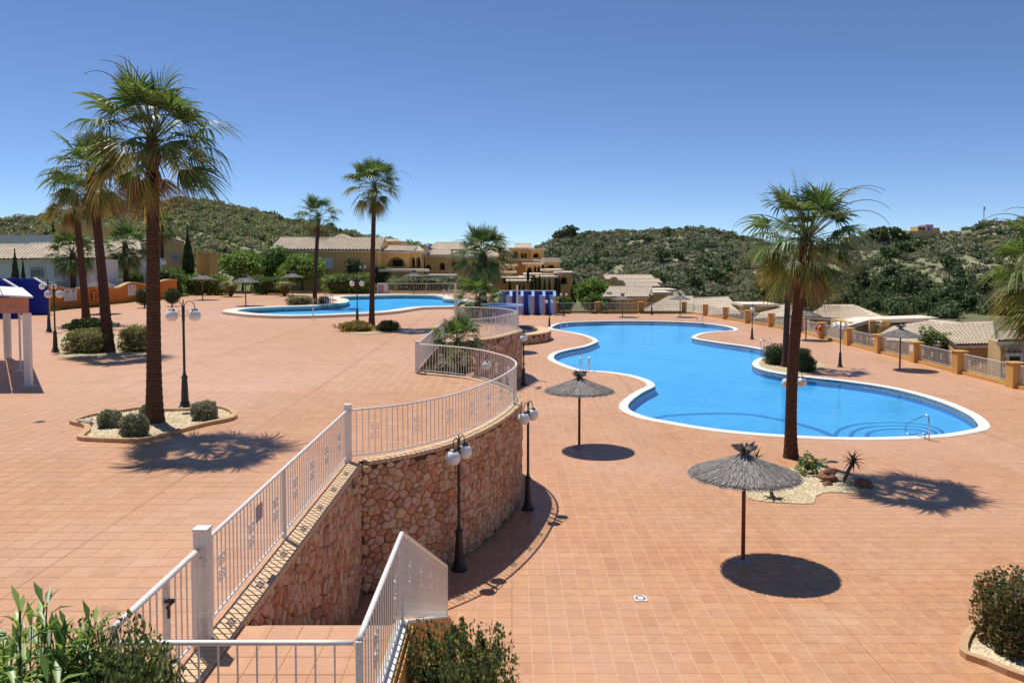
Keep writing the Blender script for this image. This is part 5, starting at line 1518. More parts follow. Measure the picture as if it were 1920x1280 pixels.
topiary('dark topiary ball partly hidden by the tallest palm trunk', 271, 577, .72); topiary('dark topiary ball just right of the tallest palm trunk', 323, 574, .68)
cypress('broad dark cypress beside the ochre house on the left', 353, 432, 512, 24, 92, 1, n=3200)
cypress('dark cypress behind the white house roof', 101, 414, 470, 17, 105, 2)
cypress('small cypress before the white house, taller of two', 29, 467, 525, 17, 62, 3); cypress('small cypress before the white house, shorter of two', 44, 482, 528, 11, 62.5, 4)
cypress('slender cypress before the arches of the ochre house', 795, 474, 528, 8, 106, 5, None, 700); cypress('slender cypress in the middle of the terraced houses', 837, 477, 535, 9, 112, 6, None, 700)
for k, (u, v0, v1, w) in enumerate([(858, 508, 540, 8), (866, 512, 540, 7), (956, 524, 550, 7), (990, 500, 530, 7), (997, 515, 552, 8), (1004, 518, 552, 7), (1012, 512, 552, 8), (1021, 522, 555, 8), (1030, 520, 555, 7), (1040, 527, 558, 7), (1048, 515, 560, 9), (1076, 520, 570, 16)]):
    cypress('dark slender cypress below the terraced houses, %s from the left' % ORD[k], u, v0, v1, w, 116 + k * .6, 20 + k, None, 500)
tree('leafy green tree between the terraced houses and the roofs below', 1082, 1142, 524, 575, 118, L_BRIGHT, 3200, .4, 12, z=-4)
tree('dark green tree behind the far fence beside the shower stalls', 1036, 1072, 555, 590, 104, L_MID, 1800, .35, 13, z=-4)
tree('rounded tree beyond the far fence below the tiled roofs', 1092, 1160, 552, 590, 110, L_MID, 2600, .4, 14, z=-4)
# railing and little gate beyond the upper pool
ya = P(760, 550, U).y
a0, a1 = PD(728, 550, ya).x, PD(870, 550, ya).x
railing('railing', 'white railing beyond the upper pool before the flowering shrub', [(a0, ya, U), (a1, ya, U)], .2, 1.15, 0, 0, False, (0.05, 4.3, 8.5))
t = thing('service_hatch', 'white framed meter box beside the railing beyond the upper pool', 'cabinet', (PD(716, 550, ya).x, ya, U)); x0, x1 = PD(707, 550, ya).x, PD(726, 550, ya).x
MB().box2((x0, ya, U), (x1, ya + .6, U + 1.15)).build('body', M_WHITEWALL, t); MB().box2((x0 + .15, ya - .02, U + .1), (x0 + .75, ya - .002, U + 1.0)).build('panel', M_LILAC, t)

# =================================================================== HOUSES
def arch_loop(cx, hw, zb, zt):
    spring = max(zb + .05, zt - hw)
    k = (zt - spring) / hw
    pts = [(cx - hw, zb), (cx + hw, zb)]
    for i in range(13):
        a = math.pi * i / 12
        pts.append((cx + hw * math.cos(a), spring + hw * k * math.sin(a)))
    return pts
def block(t, u0, u1, v0, v1, Y, depth, arches=(), mat=M_HOUSE, slab=True, recess=1.3, slab_mat=M_SLAB, over=.45, th=.28):
    a, b_ = PD(u0, v1, Y), PD(u1, v0, Y); x0, x1, z0, z1 = a.x, b_.x, a.z, b_.z
    z0 = min(z0, z1 - 2.0)
    if arches:
        holes = []
        for uc, hw, vt, vb in arches:
            s = Y / FPX; cx = PD(uc, vt, Y).x - x0; zt = PD(uc, vt, Y).z - z0; zb = PD(uc, vb, Y).z - z0
            holes.append(arch_loop(cx, hw * s, zb, zt))
        MB().panel((x0, Y, z0), (1, 0, 0), (0, 0, 1), x1 - x0, z1 - z0, .3, holes).build('arcade_wall', mat, t)
        b = MB(); b.box2((x0, Y + recess + .3, z0), (x1, Y + depth, z1)); b.box2((x0, Y + .301, z0), (x0 + .25, Y + recess + .299, z1)); b.box2((x1 - .25, Y + .301, z0), (x1, Y + recess + .299, z1)); b.build('wall', mat, t)
        b = MB()
        for (uc, hw, vt, vb) in arches:
            c = PD(uc, vt, Y); s = Y / FPX; zb = PD(uc, vb, Y).z
            b.box2((c.x - hw * s * .6, Y + recess + .27, zb - .1), (c.x + hw * s * .5, Y + recess + .298, c.z - .35))
        b.build('door', M_DARK, t)
        MB().box2((x0 + .26, Y + .302, PD(arches[0][0], arches[0][3], Y).z - .3), (x1 - .26, Y + recess + .298, PD(arches[0][0], arches[0][3], Y).z - .05)).build('balcony_floor', mat, t)
    else:
        MB().box2((x0, Y, z0), (x1, Y + depth, z1)).build('wall', mat, t)
    if slab:
        MB().box2((x0 - over, Y - over, z1 + .002), (x1 + over, Y + depth, z1 + th)).build('roof_slab', slab_mat, t)
    return x0, x1, z0, z1
def roof_plane(t, eL, eR, rL, rR, name='roof', col=.30, rows=9, amp=.075, mat=M_ROOF):
    eL, eR, rL, rR = [Vector(p) for p in (eL, eR, rL, rR)]
    w = max((eR - eL).length, (rR - rL).length); n = max(6, min(120, int(w / col)))
    nr = (eR - eL).cross(rL - eL).normalized()
    if nr.z < 0: nr = -nr
    K = n * 4; V = []; F = []
    for j in range(rows + 1):
        for half in ((0,) if j in (0, rows) else (0, 1)):
            g = j / rows; step = .05 if (half == 1 or j == 0) else 0.0
            for k in range(K + 1):
                f = k / K; h = amp * abs(math.sin(math.pi * (k / 4))) + (step if half or j == 0 else .0)
                p = eL.lerp(eR, f).lerp(rL.lerp(rR, f), g) + nr * (h + .04)
                V.append(p)
    m = len(V) // (K + 1)
    for r in range(m - 1):
        for k in range(K): F.append((r*(K+1)+k, r*(K+1)+k+1, (r+1)*(K+1)+k+1, (r+1)*(K+1)+k))
    o = MB().add(V, F).build(name, mat, t)
    b = MB(); q = [eL, eR, rR, rL]; b.add([p for p in q] + [p - nr * .18 for p in q], [(0,1,2,3),(7,6,5,4),(0,4,5,1),(1,5,6,2),(2,6,7,3),(3,7,4,0)]); b.build('roof_deck', M_SLAB, t)
    MB().tube([rL + nr * .08, rL.lerp(rR, .5) + nr * .08, rR + nr * .08], .13, 7).build('ridge', mat, t)
    return o
def window(t, u0, u1, v0, v1, Y, shutter=None, grille=False):
    a, b_ = PD(u0, v1, Y), PD(u1, v0, Y); x0, x1, z0, z1 = a.x, b_.x, a.z, b_.z
    w = MB().box2((x0, Y - .05, z0), (x1, Y - .012, z1)).build('window', shutter or M_DARK, t)
    b = MB(); e = .12
    b.box2((x0 - e, Y - .09, z0 - e), (x0, Y - .01, z1 + e)); b.box2((x1, Y - .09, z0 - e), (x1 + e, Y - .01, z1 + e)); b.box2((x0, Y - .09, z1), (x1, Y - .01, z1 + e)); b.box2((x0 - .1, Y - .2, z0 - .12), (x1 + .1, Y - .011, z0 - .001))
    b.build('frame', M_SAND if shutter else M_WHITEWALL, w)
    if grille:
        b = MB(); n = 8
        for k in range(n + 1): b.box2((x0 + (x1-x0)*k/n - .02, Y - .16, z0), (x0 + (x1-x0)*k/n + .02, Y - .12, z1))
        b.box2((x0, Y - .17, z0 + .1), (x1, Y - .119, z0 + .16)); b.box2((x0, Y - .17, z1 - .2), (x1, Y - .119, z1 - .14)); b.build('grille', M_WHITEWALL, w)
    return w
def house(label, loc=(0, 100, U)): return thing('house', label, 'house', loc, 'houses round the pools')
# the long ochre house behind the upper pool
t = house('long ochre house with pale tiled roof behind the upper pool hedge', (-22, 100, U))
eL, eR, rL, rR = PD(503, 469, 99.6), PD(711.5, 470, 99.6), PD(525, 447.5, 106), PD(721.5, 448, 106)
Yf = 100.2; xl, xr = PD(510, 470, Yf).x, PD(709.5, 470, Yf).x; ze = PD(600, 471.5, Yf).z; zr = rR.z - .15
pr = [(Yf, U - .1), (Yf, ze), (106, zr), (111.8, ze), (111.8, U - .1)]; n = 5
MB().add([(xl, y, z) for y, z in pr] + [(xr, y, z) for y, z in pr], [tuple(reversed(range(n))), tuple(range(n, 2*n))] + [(i, (i+1) % n, (i+1) % n + n, i+n) for i in range(n)]).build('wall', M_HOUSE, t)
roof_plane(t, eL, eR, rL, rR, rows=12, col=.42, amp=.16); roof_plane(t, (eR.x, 112.4, eR.z), (eL.x, 112.4, eL.z), rR, rL, rows=8, col=.42)
window(t, 607, 625, 483, 504, Yf, M_WHITEWALL)
e1, e2, r1_, r2_ = PD(618, 450, 107), PD(672, 450, 107), PD(634, 441.5, 111), PD(646, 441.5, 111)
roof_plane(t, e1, e2, r1_, r2_, rows=5, col=.4); MB().add([PD(622, 451, 106.6), PD(668, 451, 106.6), PD(648, 443, 106.6), PD(634, 443, 106.6)] + [p + Vector((0, .4, 0)) for p in (PD(622, 451, 106.6), PD(668, 451, 106.6), PD(648, 443, 106.6), PD(634, 443, 106.6))], [(0,1,2,3),(7,6,5,4),(0,4,5,1),(1,5,6,2),(2,6,7,3),(3,7,4,0)]).build('gable', M_HOUSE, t)
t = house('ochre house wing with one wide arch right of the long house', (-14, 103, U))
block(t, 712, 768, 471, 540, 103, 8, [(743, 17, 482, 500)], slab=False)
roof_plane(t, PD(716, 471, 102.6), PD(772, 472, 102.6), PD(722, 462, 107), PD(783, 463, 107), rows=6, col=.4)
block(t, 724, 752, 452, 470, 108, 5, slab=False); roof_plane(t, PD(716, 462, 107.4), PD(758, 464, 107.4), PD(722, 449, 111), PD(747, 450, 111), rows=5, col=.4)
t = house('ochre bay with two narrow arches beside the wide arch', (-12, 103.5, U))
block(t, 768.5, 791, 474, 540, 103.4, 6, [(773.6, 4.4, 482, 502), (784.5, 4.2, 482, 502)]); roof_plane(t, PD(766, 473, 104), PD(800, 474, 104), PD(772, 463, 108), PD(787, 463, 108), rows=5, col=.4)
t = house('low ochre garage with broad pale roof slabs before the arches', (-13, 99.5, U))
block(t, 728, 786, 509, 548, 99.4, 3, over=1.0); block(t, 791, 842, 519, 548, 98.5, 2.6, over=.9)
t = house('ochre terraced house behind the slender cypress', (-9, 108, U))
block(t, 792, 842, 481, 545, 108, 7, [(803, 5, 496, 506), (829, 5, 492, 506)]); roof_plane(t, PD(790, 480, 107.5), PD(846, 480, 107.5), PD(812, 469, 112), PD(846, 470, 112), rows=6, col=.42)
block(t, 780, 812, 465, 482, 113, 5, slab=False)
MB().lathe([(.02, 0), (.2, .05), (.24, .22), (.17, .4), (.02, .46)], 12, tuple(PD(806, 469, 110))).build('roof_dome', M_BLUE, t)
t = house('ochre terraced house with red brown arch left of the stout palm', (-7, 112, U))
block(t, 842, 880, 483, 545, 112, 7, [(855, 8, 489, 507)]); roof_plane(t, PD(838, 483, 111.5), PD(884, 483, 111.5), PD(850, 472, 116), PD(884, 472, 116), rows=6, col=.42)
t = house('ochre house with wide pale roof at the top of the terraces', (-6, 126, U))
block(t, 806, 900, 468, 500, 126, 8, slab=False); roof_plane(t, PD(802, 468, 125.4), PD(904, 469, 125.4), PD(816, 456, 131), PD(904, 456, 131), rows=8, col=.45)
t = house('ochre terraced house half hidden behind the stout palm', (-4, 118, U))
block(t, 878, 934, 484, 545, 118, 6, [(888, 5, 491, 505), (921, 6, 490, 505)]); roof_plane(t, PD(876, 483, 117.4), PD(938, 483, 117.4), PD(886, 471, 122), PD(930, 471, 122), rows=6, col=.42)
t = house('upper ochre terraced house between the stout palm and the topmost house', (-2, 146, U))
block(t, 908, 954, 472, 530, 146, 7, [(924, 5, 478, 490), (942, 5, 478, 490)]); roof_plane(t, PD(904, 471, 145.4), PD(956, 471, 145.4), PD(914, 461, 150), PD(950, 461, 150), rows=6, col=.45)
t = house('lower ochre terraced house with one round arch right of the stout palm', (1, 133, -2))
block(t, 934, 962, 512, 555, 133.5, 4, [(948, 5, 519, 531)], over=.6)
# stepped terraces right of the stout palm
t = house('topmost ochre terraced house with small pitched roof right of the stout palm', (4, 165, 0))
block(t, 953, 996, 467, 520, 165, 9, [(966, 6, 471, 484), (979, 2.6, 474, 484), (985, 2.6, 474, 484)]); roof_plane(t, PD(962, 467, 166), PD(998, 467, 166), PD(966, 457.5, 172), PD(996, 457.5, 172), rows=6, col=.5)
block(t, 996, 1020, 468.5, 520, 163, 8, [(1005, 5.5, 474, 483)])
t = house('ochre terraced house with flat pale roof in the second row', (5, 152, -1))
block(t, 957, 1003, 489, 530, 152, 9); block(t, 1003, 1049, 489.5, 530, 150, 9, over=.3); block(t, 1022, 1048, 486, 489, 156, 5)
t = house('ochre terraced house with three narrow arches in the third row', (5, 142, -2))
block(t, 985, 1016, 496, 540, 142, 8, [(994, 3, 501, 512), (1003.5, 2.2, 499, 510), (1010.5, 2.2, 499, 510)])
t = house('ochre terraced house with a pointed arch against the stout palm', (0, 138, -2))
block(t, 930, 966, 499, 545, 138, 8, [(957, 4.2, 504, 515)])
t = house('ochre terraced house with broad roof terrace in the fourth row', (4, 130, -3))
block(t, 950, 988, 522, 560, 130, 7, over=.9); block(t, 990, 1030, 516, 560, 134, 8, [(1000, 4, 521, 531)], over=.7); block(t, 1012, 1040, 521, 560, 129, 6, over=.6)
t = house('lowest ochre terraced house with two slot windows behind the shower stalls', (0, 124, -3))
block(t, 958, 990, 529, 566, 124, 7, [(974, 1.6, 533, 545), (982, 1.6, 533, 545)], over=.8)
t = house('ochre corner house with one tall dark arch at the end of the terraces', (11, 132, -4))
block(t, 1020, 1050, 508, 580, 136, 9); block(t, 1046, 1071, 513, 580, 131, 9, [(1057, 6.5, 519, 533)])
t = house('ochre terraced house with open terrace above the corner house', (10, 146, -3))
block(t, 1020, 1050, 492, 540, 146, 8, [(1033, 7, 496, 503)], over=.4)
# houses below, beyond the far fence and the side fence
def rp(t, *c, **kw):
    roof_plane(t, *[PD(*q) for q in c], **kw)
t = house('tiled roof house beyond the far fence, ochre wall showing', (14, 108, -4))
block(t, 1140, 1214, 557, 600, 108.4, 6, slab=False); rp(t, (1128,557.5,107.8), (1216,557.5,107.8), (1142,539,114), (1223,539,114), rows=9, col=.4, amp=.1)
for k, (u0, u1, vr, ve, Y, lab) in enumerate([(1160, 1232, 531, 537.5, 124, 'nearest'), (1148, 1236, 524, 531, 132, 'middle'), (1122, 1222, 516.5, 524, 140, 'farthest')]):
    t = house('pale tiled house of the stepped row below the hill, %s of three' % lab, (16, Y, -6)); rp(t, (u0, ve, Y), (u1 + 8, ve, Y), (u0 + 4, vr, Y + 5), (u1, vr, Y + 5), rows=5, col=.45); block(t, u0 + 1, u1 + 6, ve, 575, Y + .6, 4, mat=M_SAND, slab=False)
    MB().tube([PD(u0 + 3, ve - 3, Y + .2), PD(u0 + 3, ve - 3, Y + 4)], .8, 12).build('barrel_vault', M_SAND, t)
t = house('hip roofed house beyond the far fence right of its parasol', (20, 102, -4))
rp(t, (1198,588,99.5), (1300,586,99.5), (1252,556.5,107), (1300,557,107), rows=9, col=.4); rp(t, (1200,584,100.5), (1199,587,99.4), (1252,556.6,107), (1253,556.5,107), rows=3); block(t, 1210, 1300, 585, 620, 100.2, 6, slab=False)
t = house('hip roofed house beyond the corner of the fence', (24, 103, -4))
rp(t, (1290,592,99), (1398,590,99), (1300,561,106), (1366,558,106), rows=10, col=.4); block(t, 1300, 1392, 591, 625, 99.6, 6, slab=False)
t = house('flat roofed house with grey awning between the stepped row and the hip roofs', (19, 112, -4))
block(t, 1216, 1252, 551, 580, 112, 5, mat=M_SAND, over=.5); block(t, 1228, 1262, 546, 580, 117, 5, mat=M_OCHRE)
t = house('low ochre house with a sloping verge left of the lower deck palm', (31, 100, -4))
block(t, 1398, 1452, 574, 620, 98, 5, over=.5); rp(t, (1410,600,94), (1500,592,90), (1440,576,100), (1490,572,98), rows=7, col=.4)
t = house('hip roofed house beyond the side fence behind the life ring', (33, 76, -4))
rp(t, (1512,594,80), (1652,606,65), (1545,574.5,87), (1603,574.5,80), rows=10, col=.36, amp=.085); rp(t, (1652,606,65), (1668,601,74), (1603,574.5,80), (1604,574.5,80.3), rows=6, col=.36)
a, b_ = PD(1518, 596, 80), PD(1648, 608, 65.6); MB().add([a, b_, b_ - Vector((0,0,6)), a - Vector((0,0,6)), a + Vector((4,3,0)), b_ + Vector((4,3,0)), b_ + Vector((4,3,-6)), a + Vector((4,3,-6))], [(0,1,2,3),(7,6,5,4),(0,4,5,1),(1,5,6,2),(2,6,7,3),(3,7,4,0)]).build('wall', M_HOUSE, t)
t = house('long roofed house with ochre gable beyond the side fence parasol', (32, 62, -4))
rp(t, (1630,640,61), (1760,645,51.5), (1700,598,70), (1835,613,60), rows=11, col=.36, amp=.085)
block(t, 1592, 1634, 604, 660, 67, 4, slab=False, mat=M_SAND); block(t, 1630, 1668, 601, 660, 66, 4, slab=False)
b = MB(); q0, q1, q2 = PD(1585, 612, 66.4), PD(1631, 599, 66.4), PD(1760, 595.5, 66.4)
for p0, p1 in ((q0, q1), (q1, q2)): b.add([p0, p1, p1 + Vector((0, 0, -.3)), p0 + Vector((0, 0, -.3)), p0 + Vector((0, 3, 0)), p1 + Vector((0, 3, 0)), p1 + Vector((0, 3, -.3)), p0 + Vector((0, 3, -.3))], [(0,1,2,3),(7,6,5,4),(0,4,5,1),(1,5,6,2),(2,6,7,3),(3,7,4,0)])
b.build('verge', M_SLAB, t)
t = house('nearest tiled house over the side fence with ochre gable wall', (29, 50, -4))
rp(t, (1794,648,49), (1870,646.5,45.4), (1744,610.5,57), (1864,608,54), rows=13, col=.3, amp=.085)
w0, w1, w2 = PD(1800, 650, 49.2), PD(1866, 649, 45.9), PD(1748, 614, 56.6)
b = MB(); b.add([w0, w1, w1 + Vector((0,0,-6)), w0 + Vector((0,0,-6)), w0 + Vector((2,4,0)), w1 + Vector((2,4,0)), w1 + Vector((2,4,-6)), w0 + Vector((2,4,-6))], [(0,1,2,3),(7,6,5,4),(0,4,5,1),(1,5,6,2),(2,6,7,3),(3,7,4,0)]); b.build('wall', M_OCHRE, t)
b = MB(); b.add([w0 + Vector((-.02,0,0)), w2, w2 + Vector((0,0,-7)), w0 + Vector((-.02,0,-7)), w0 + Vector((.3,.1,0)), w2 + Vector((.3,.1,0)), w2 + Vector((.3,.1,-7)), w0 + Vector((.3,.1,-7))], [(0,1,2,3),(7,6,5,4),(0,4,5,1),(1,5,6,2),(2,6,7,3),(3,7,4,0)]); b.build('gable', M_SAND, t)
shrub('leafy_shrub', 'leafy shrub showing over the side fence by the nearest tiled house', 'shrub', (PD(1755, 650, 52.5).x, 52.8, -1.5), (1.4, .9, 1.75), 2200, .2, L_MID, seed=77, amp=.25)
t = house('ochre house with small awning cut off by the right edge', (29, 44, -4))
block(t, 1874, 1990, 640, 740, 44.6, 1.2, mat=M_SAND, slab=False); rp(t, (1868,641,44), (1990,636,44), (1874,628,47), (1990,622,47), rows=4, col=.3); rp(t, (1884,662,43.8), (1918,662,43.8), (1886,655,44.5), (1916,655,44.5), rows=2, col=.25)
window(t, 1890, 1912, 664, 690, 44.6)
# the left side: white house, ochre house
t = house('white house with barred windows behind the shower block', (-42, 70, U))
block(t, -60, 158, 487, 545, 70, 6, mat=M_WHITEWALL, slab=False); rp(t, (-60,487,69.4), (108,487,69.4), (-60,461,76), (58,461,76), rows=10, col=.36, amp=.085); rp(t, (58,486,69.5), (186,485,69.8), (56,459,78), (175,457,78), rows=10, col=.36, amp=.085)
block(t, -60, 97, 443, 475, 82, 4, mat=M_WHITEWALL, over=.15, th=.12, slab_mat=M_WHITEWALL)
window(t, 59, 84, 501, 522, 70, None, True); window(t, 104, 120, 500, 521, 70, None, True); window(t, 127, 140, 503, 533, 70, None, True)
t = house('pale house wing with tiled roof behind the garden palms', (-40, 84, U))
block(t, 150, 262, 484, 545, 83, 6, mat=M_WHITEWALL, slab=False); rp(t, (120,484,82.4), (268,484,82.4), (112,452,91), (262,452,91), rows=10, col=.4, amp=.09)
t = house('ochre house block rising behind the white house roofs', (-55, 97, U))
block(t, 108, 176, 428, 470, 98, 5, over=.2, slab_mat=M_HOUSE)
t = house('ochre house with one barred window beside the broad cypress', (-43, 97, U))
block(t, 264, 342, 457, 520, 97, 3, mat=M_SAND, slab=False); window(t, 322, 336, 476, 491, 97, M_BLUE, True)
rp(t, (258,462,96.6), (300,450,96.6), (258,461,100), (300,449,100), rows=2); rp(t, (318,448.5,96.6), (345,455,96.6), (318,448,100), (345,454.5,100), rows=2)
MB().add([PD(264,457,97), PD(342,457,97), PD(318,449,97), PD(300,450,97)] + [p + Vector((0,3,0)) for p in (PD(264,457,97), PD(342,457,97), PD(318,449,97), PD(300,450,97))], [(0,1,2,3),(7,6,5,4),(0,4,5,1),(1,5,6,2),(2,6,7,3),(3,7,4,0)]).build('gable', M_SAND, t)
t = house('small ochre outbuilding between the broad cypress and the round tree', (-38, 101, U))
block(t, 369, 392, 477, 520, 101, 3, over=.12, slab_mat=M_HOUSE, th=.15)
wall = thing('garden_wall', 'low white garden wall between the orange wall and the white house', 'wall', (-38, 72, U)); a = PD(98, 530, 66.5); b_ = PD(275, 528, 82)
MB().add([(a.x-1,66.5,U-.1),(b_.x-1,82,U-.1),(b_.x-1,82,b_.z+.3),(a.x-1,66.5,a.z),(a.x-1.3,66.5,U-.1),(b_.x-1.3,82,U-.1),(b_.x-1.3,82,b_.z+.3),(a.x-1.3,66.5,a.z)], [(0,1,2,3),(7,6,5,4),(0,4,5,1),(3,2,6,7),(0,3,7,4),(1,5,6,2)]).build('render', M_WHITEWALL, wall)
wall = thing('boundary_wall', 'low pale boundary wall under the hedges behind the upper pool', 'wall', (-20, 93, U))
MB().box2((-34, 93.2, U - .1), (-2.3, 93.45, U + .25)).build('render', M_SAND, wall)

# =================================================================== HILLS
M_HILL = pm('limestone_scrub_soil', (0.29, 0.27, 0.155), (0.15, 0.17, 0.075), 0.12, 0.95, spec=0.08, big=(0.03, (0.44, 0.39, 0.31), 0.7), detail=9)
def fbm(x, y, s, o=5): return noise.fractal(Vector((x * s, y * s, 3.7)), 1.0, 2.0, o)
def hill(name, sky, Dc, Db, zb, amp=2.0, pw=.9, cols=130, rows=56, seed=0.0, extra=0.35, dcv=None):
    us = [p[0] for p in sky]; vv = [p[1] for p in sky]
    grid = []
    def pt(u, q):
        v = float(np.interp(u, us, vv)); D = Dc if dcv is None else float(np.interp(u, dcv[0], dcv[1])); dx = (u - 960) / FPX
        zc = ZC + (485 - v) / FPX * D
        if q <= 1:
            y = Db + (D - Db) * q; z = zb + (zc - zb) * (q ** pw)
        else:
            y = D + (D - Db) * (q - 1); z = zc - (zc - zb) * (q - 1) * 1.1 - 2 * (q - 1)
        x = dx * y
        k = min(1.0, q * 3) * (1 if q < .93 else max(.25, 1 - (q - .93) * 8) if q < 1.05 else 1)
        z += amp * k * (fbm(x + seed, y, .018) + .35 * fbm(x, y + seed, .06, 3))
        return Vector((x, y, z))
    V = []; F = []
    for j in range(rows + 1):
        q = j / rows * (1 + extra)
        for i in range(cols + 1):
            V.append(pt(us[0] + (us[-1] - us[0]) * i / cols, q))
    for j in range(rows):
        for i in range(cols):
            a = j * (cols + 1) + i; F.append((a, a + 1, a + cols + 2, a + cols + 1))
    o = obj_from(np_mesh(name, [v[:] for v in V], F, True), name, M_HILL); struct(o)
    return pt, us
def bush_mesh(seed, nl, leafs, flat, mat, tall=0.0):
    rng = np.random.default_rng(seed)
    D = unit(rng, nl); D[:, 2] = np.abs(D[:, 2]) if not tall else D[:, 2]
    r = rng.uniform(.5, 1.0, nl) ** .6 * lump(D, seed, .30, 2.6)
    Q = D * r[:, None] * np.array([1, 1, flat]); Q[:, 2] += .05 + tall
    V, F = diamonds(Q, leafs * rng.uniform(.6, 1.4, nl), rng, .7)
    CV, CF = core_mesh((.62, .62, .62 * flat), seed, 1.0, 1.0, .25)
    CV[:, 2] += tall
    k = len(V); V = np.concatenate([V, CV]); CF4 = np.concatenate([CF, CF[:, 2:3]], axis=1)
    me = bpy.data.meshes.new('bush'); 
    me.from_pydata([tuple(p) for p in V], [], [tuple(f) for f in F] + [tuple(i + k for i in f) for f in CF])
    me.materials.append(mat); me.update(); return me
def scatter(name, label, cat, C, S, meshes, seed):
    rng = np.random.default_rng(seed); n = len(C)
    me = bpy.data.meshes.new(name); me.from_pydata([tuple(c) for c in C], [], [])
    for nm, dt, arr in (('bush_scale', 'FLOAT', S), ('bush_turn', 'FLOAT', rng.uniform(0, 6.28, n)), ('bush_kind', 'INT', rng.integers(0, len(meshes), n))):
        at = me.attributes.new(nm, dt, 'POINT'); at.data.foreach_set('value', np.asarray(arr, dtype=np.int32 if dt == 'INT' else np.float32))
    o = obj_from(me, name, None)
    ng = bpy.data.node_groups.new(name, 'GeometryNodeTree')
    ng.interface.new_socket('Geometry', in_out='INPUT', socket_type='NodeSocketGeometry'); ng.interface.new_socket('Geometry', in_out='OUTPUT', socket_type='NodeSocketGeometry')
    N = ng.nodes; L = ng.links
    gi = N.new('NodeGroupInput'); go = N.new('NodeGroupOutput'); ip = N.new('GeometryNodeInstanceOnPoints'); jn = N.new('GeometryNodeJoinGeometry')
    for m in reversed(meshes):
        so = bpy.data.objects.new('bush_source', m)
        oi = N.new('GeometryNodeObjectInfo'); oi.inputs['Object'].default_value = so; oi.inputs['As Instance'].default_value = True
        L.new(oi.outputs['Geometry'], jn.inputs[0])
    def attr(nm, dt):
        a = N.new('GeometryNodeInputNamedAttribute'); a.data_type = dt; a.inputs['Name'].default_value = nm; return a.outputs['Attribute']
    cx = N.new('ShaderNodeCombineXYZ'); L.new(attr('bush_turn', 'FLOAT'), cx.inputs[2])
    L.new(gi.outputs[0], ip.inputs['Points']); L.new(jn.outputs[0], ip.inputs['Instance']); ip.inputs['Pick Instance'].default_value = True
    L.new(attr('bush_kind', 'INT'), ip.inputs['Instance Index']); L.new(cx.outputs[0], ip.inputs['Rotation']); L.new(attr('bush_scale', 'FLOAT'), ip.inputs['Scale'])
    L.new(ip.outputs[0], go.inputs[0])
    md = o.modifiers.new('scatter', 'NODES'); md.node_group = ng
    tag(o, label, cat, kind='stuff'); return o
def scrub(label, pt, us, n, size, mat, seed, qlo=.02, qhi=1.02, dens=None, name='scrub', nl=130, leafs=.3, flat=.72, cat='scrub', tall=0.0):
    rg = random.Random(seed); C = []; S = []
    while len(C) < n:
        q = math.sqrt(rg.uniform(qlo ** 2, qhi ** 2)); u = rg.uniform(us[0], us[-1])
        p = pt(u, q)
        if dens is not None and rg.random() > dens(p.x, p.y, u, q): continue
        C.append(p[:]); S.append(size * (rg.uniform(.35, 1.0) if rg.random() < .86 else rg.uniform(1.0, 2.3)))
    return scatter(name, label, cat, C, S, [bush_mesh(seed * 10 + k, nl, leafs * (.8 if k == 4 else 1), flat * (.6 if k == 4 else 1), mat if (k < 3 or tall) else (L_DEEP if k == 3 else L_DRY), tall) for k in range(6)], seed)
L_SCRUB = leafmat('maquis_leaf', (0.19, 0.22, 0.085), (0.42, 0.41, 0.20), scale=.05, island=.45, trans=.12, rough=.7, spec=.15)
L_SCRUB2 = leafmat('dark_maquis_leaf', (0.13, 0.165, 0.085), (0.38, 0.385, 0.25), scale=.045, island=.45, trans=.12, rough=.7, spec=.15)
L_DRY = leafmat('dry_maquis_leaf', (0.30, 0.27, 0.17), (0.44, 0.39, 0.26), scale=.08, island=.4, trans=.1, rough=.8, spec=.1)
L_DEEP = leafmat('deep_maquis_leaf', (0.06, 0.10, 0.04), (0.17, 0.21, 0.09), scale=.06, island=.45, trans=.1, rough=.7, spec=.1)
L_PINE = leafmat('pine_needles', (0.075, 0.11, 0.042), (0.18, 0.21, 0.09), scale=.1, island=.45, trans=.1, rough=.7, spec=.15)
dn = lambda th: (lambda x, y, u, q: 1.0 if fbm(x + 90, y, .03, 4) > th else .22)
pl, ul = hill('hill', [(-420, 470), (-200, 440), (0, 417), (100, 401), (200, 387), (330, 379), (385, 380), (450, 389), (540, 411), (620, 432), (700, 449), (780, 461), (870, 476), (960, 500)], 330, 165, -8, 2.6, .95)
scrub('olive green scrub covering the hill on the left', pl, ul, 15000, 1.25, L_SCRUB, 1, .0, 1.03, dn(-.7))
pr_, ur = hill('hill', [(985, 500), (1000, 474), (1012, 458), (1040, 451), (1080, 447), (1130, 440), (1200, 434), (1250, 432), (1300, 433), (1345, 440), (1390, 450), (1450, 462), (1520, 480), (1600, 505)], 400, 230, -24, 3.6, 1.0, seed=40)
scrub('dark green scrub covering the hill in the middle', pr_, ur, 11500, 1.35, L_SCRUB2, 2, .06, 1.02, dn(-.2))
pf, uf = hill('hill', [(1380, 500), (1450, 470), (1540, 458), (1600, 446), (1640, 440), (1700, 441), (1750, 438), (1800, 430), (1850, 424), (1920, 416), (2000, 404), (2150, 385), (2400, 380)], 330, 175, -24, 4.0, 1.0, seed=80)
scrub('dark green scrub covering the hill on the right', pf, uf, 9500, 1.25, L_SCRUB2, 3, .12, 1.02, dn(-.04))
scrub('dense pine wood filling the valley below the hill on the right', pf, uf, 900, 2.4, L_PINE, 4, .03, .55, None, 'pine_wood', 420, .17, 1.1, 'wood', .9)
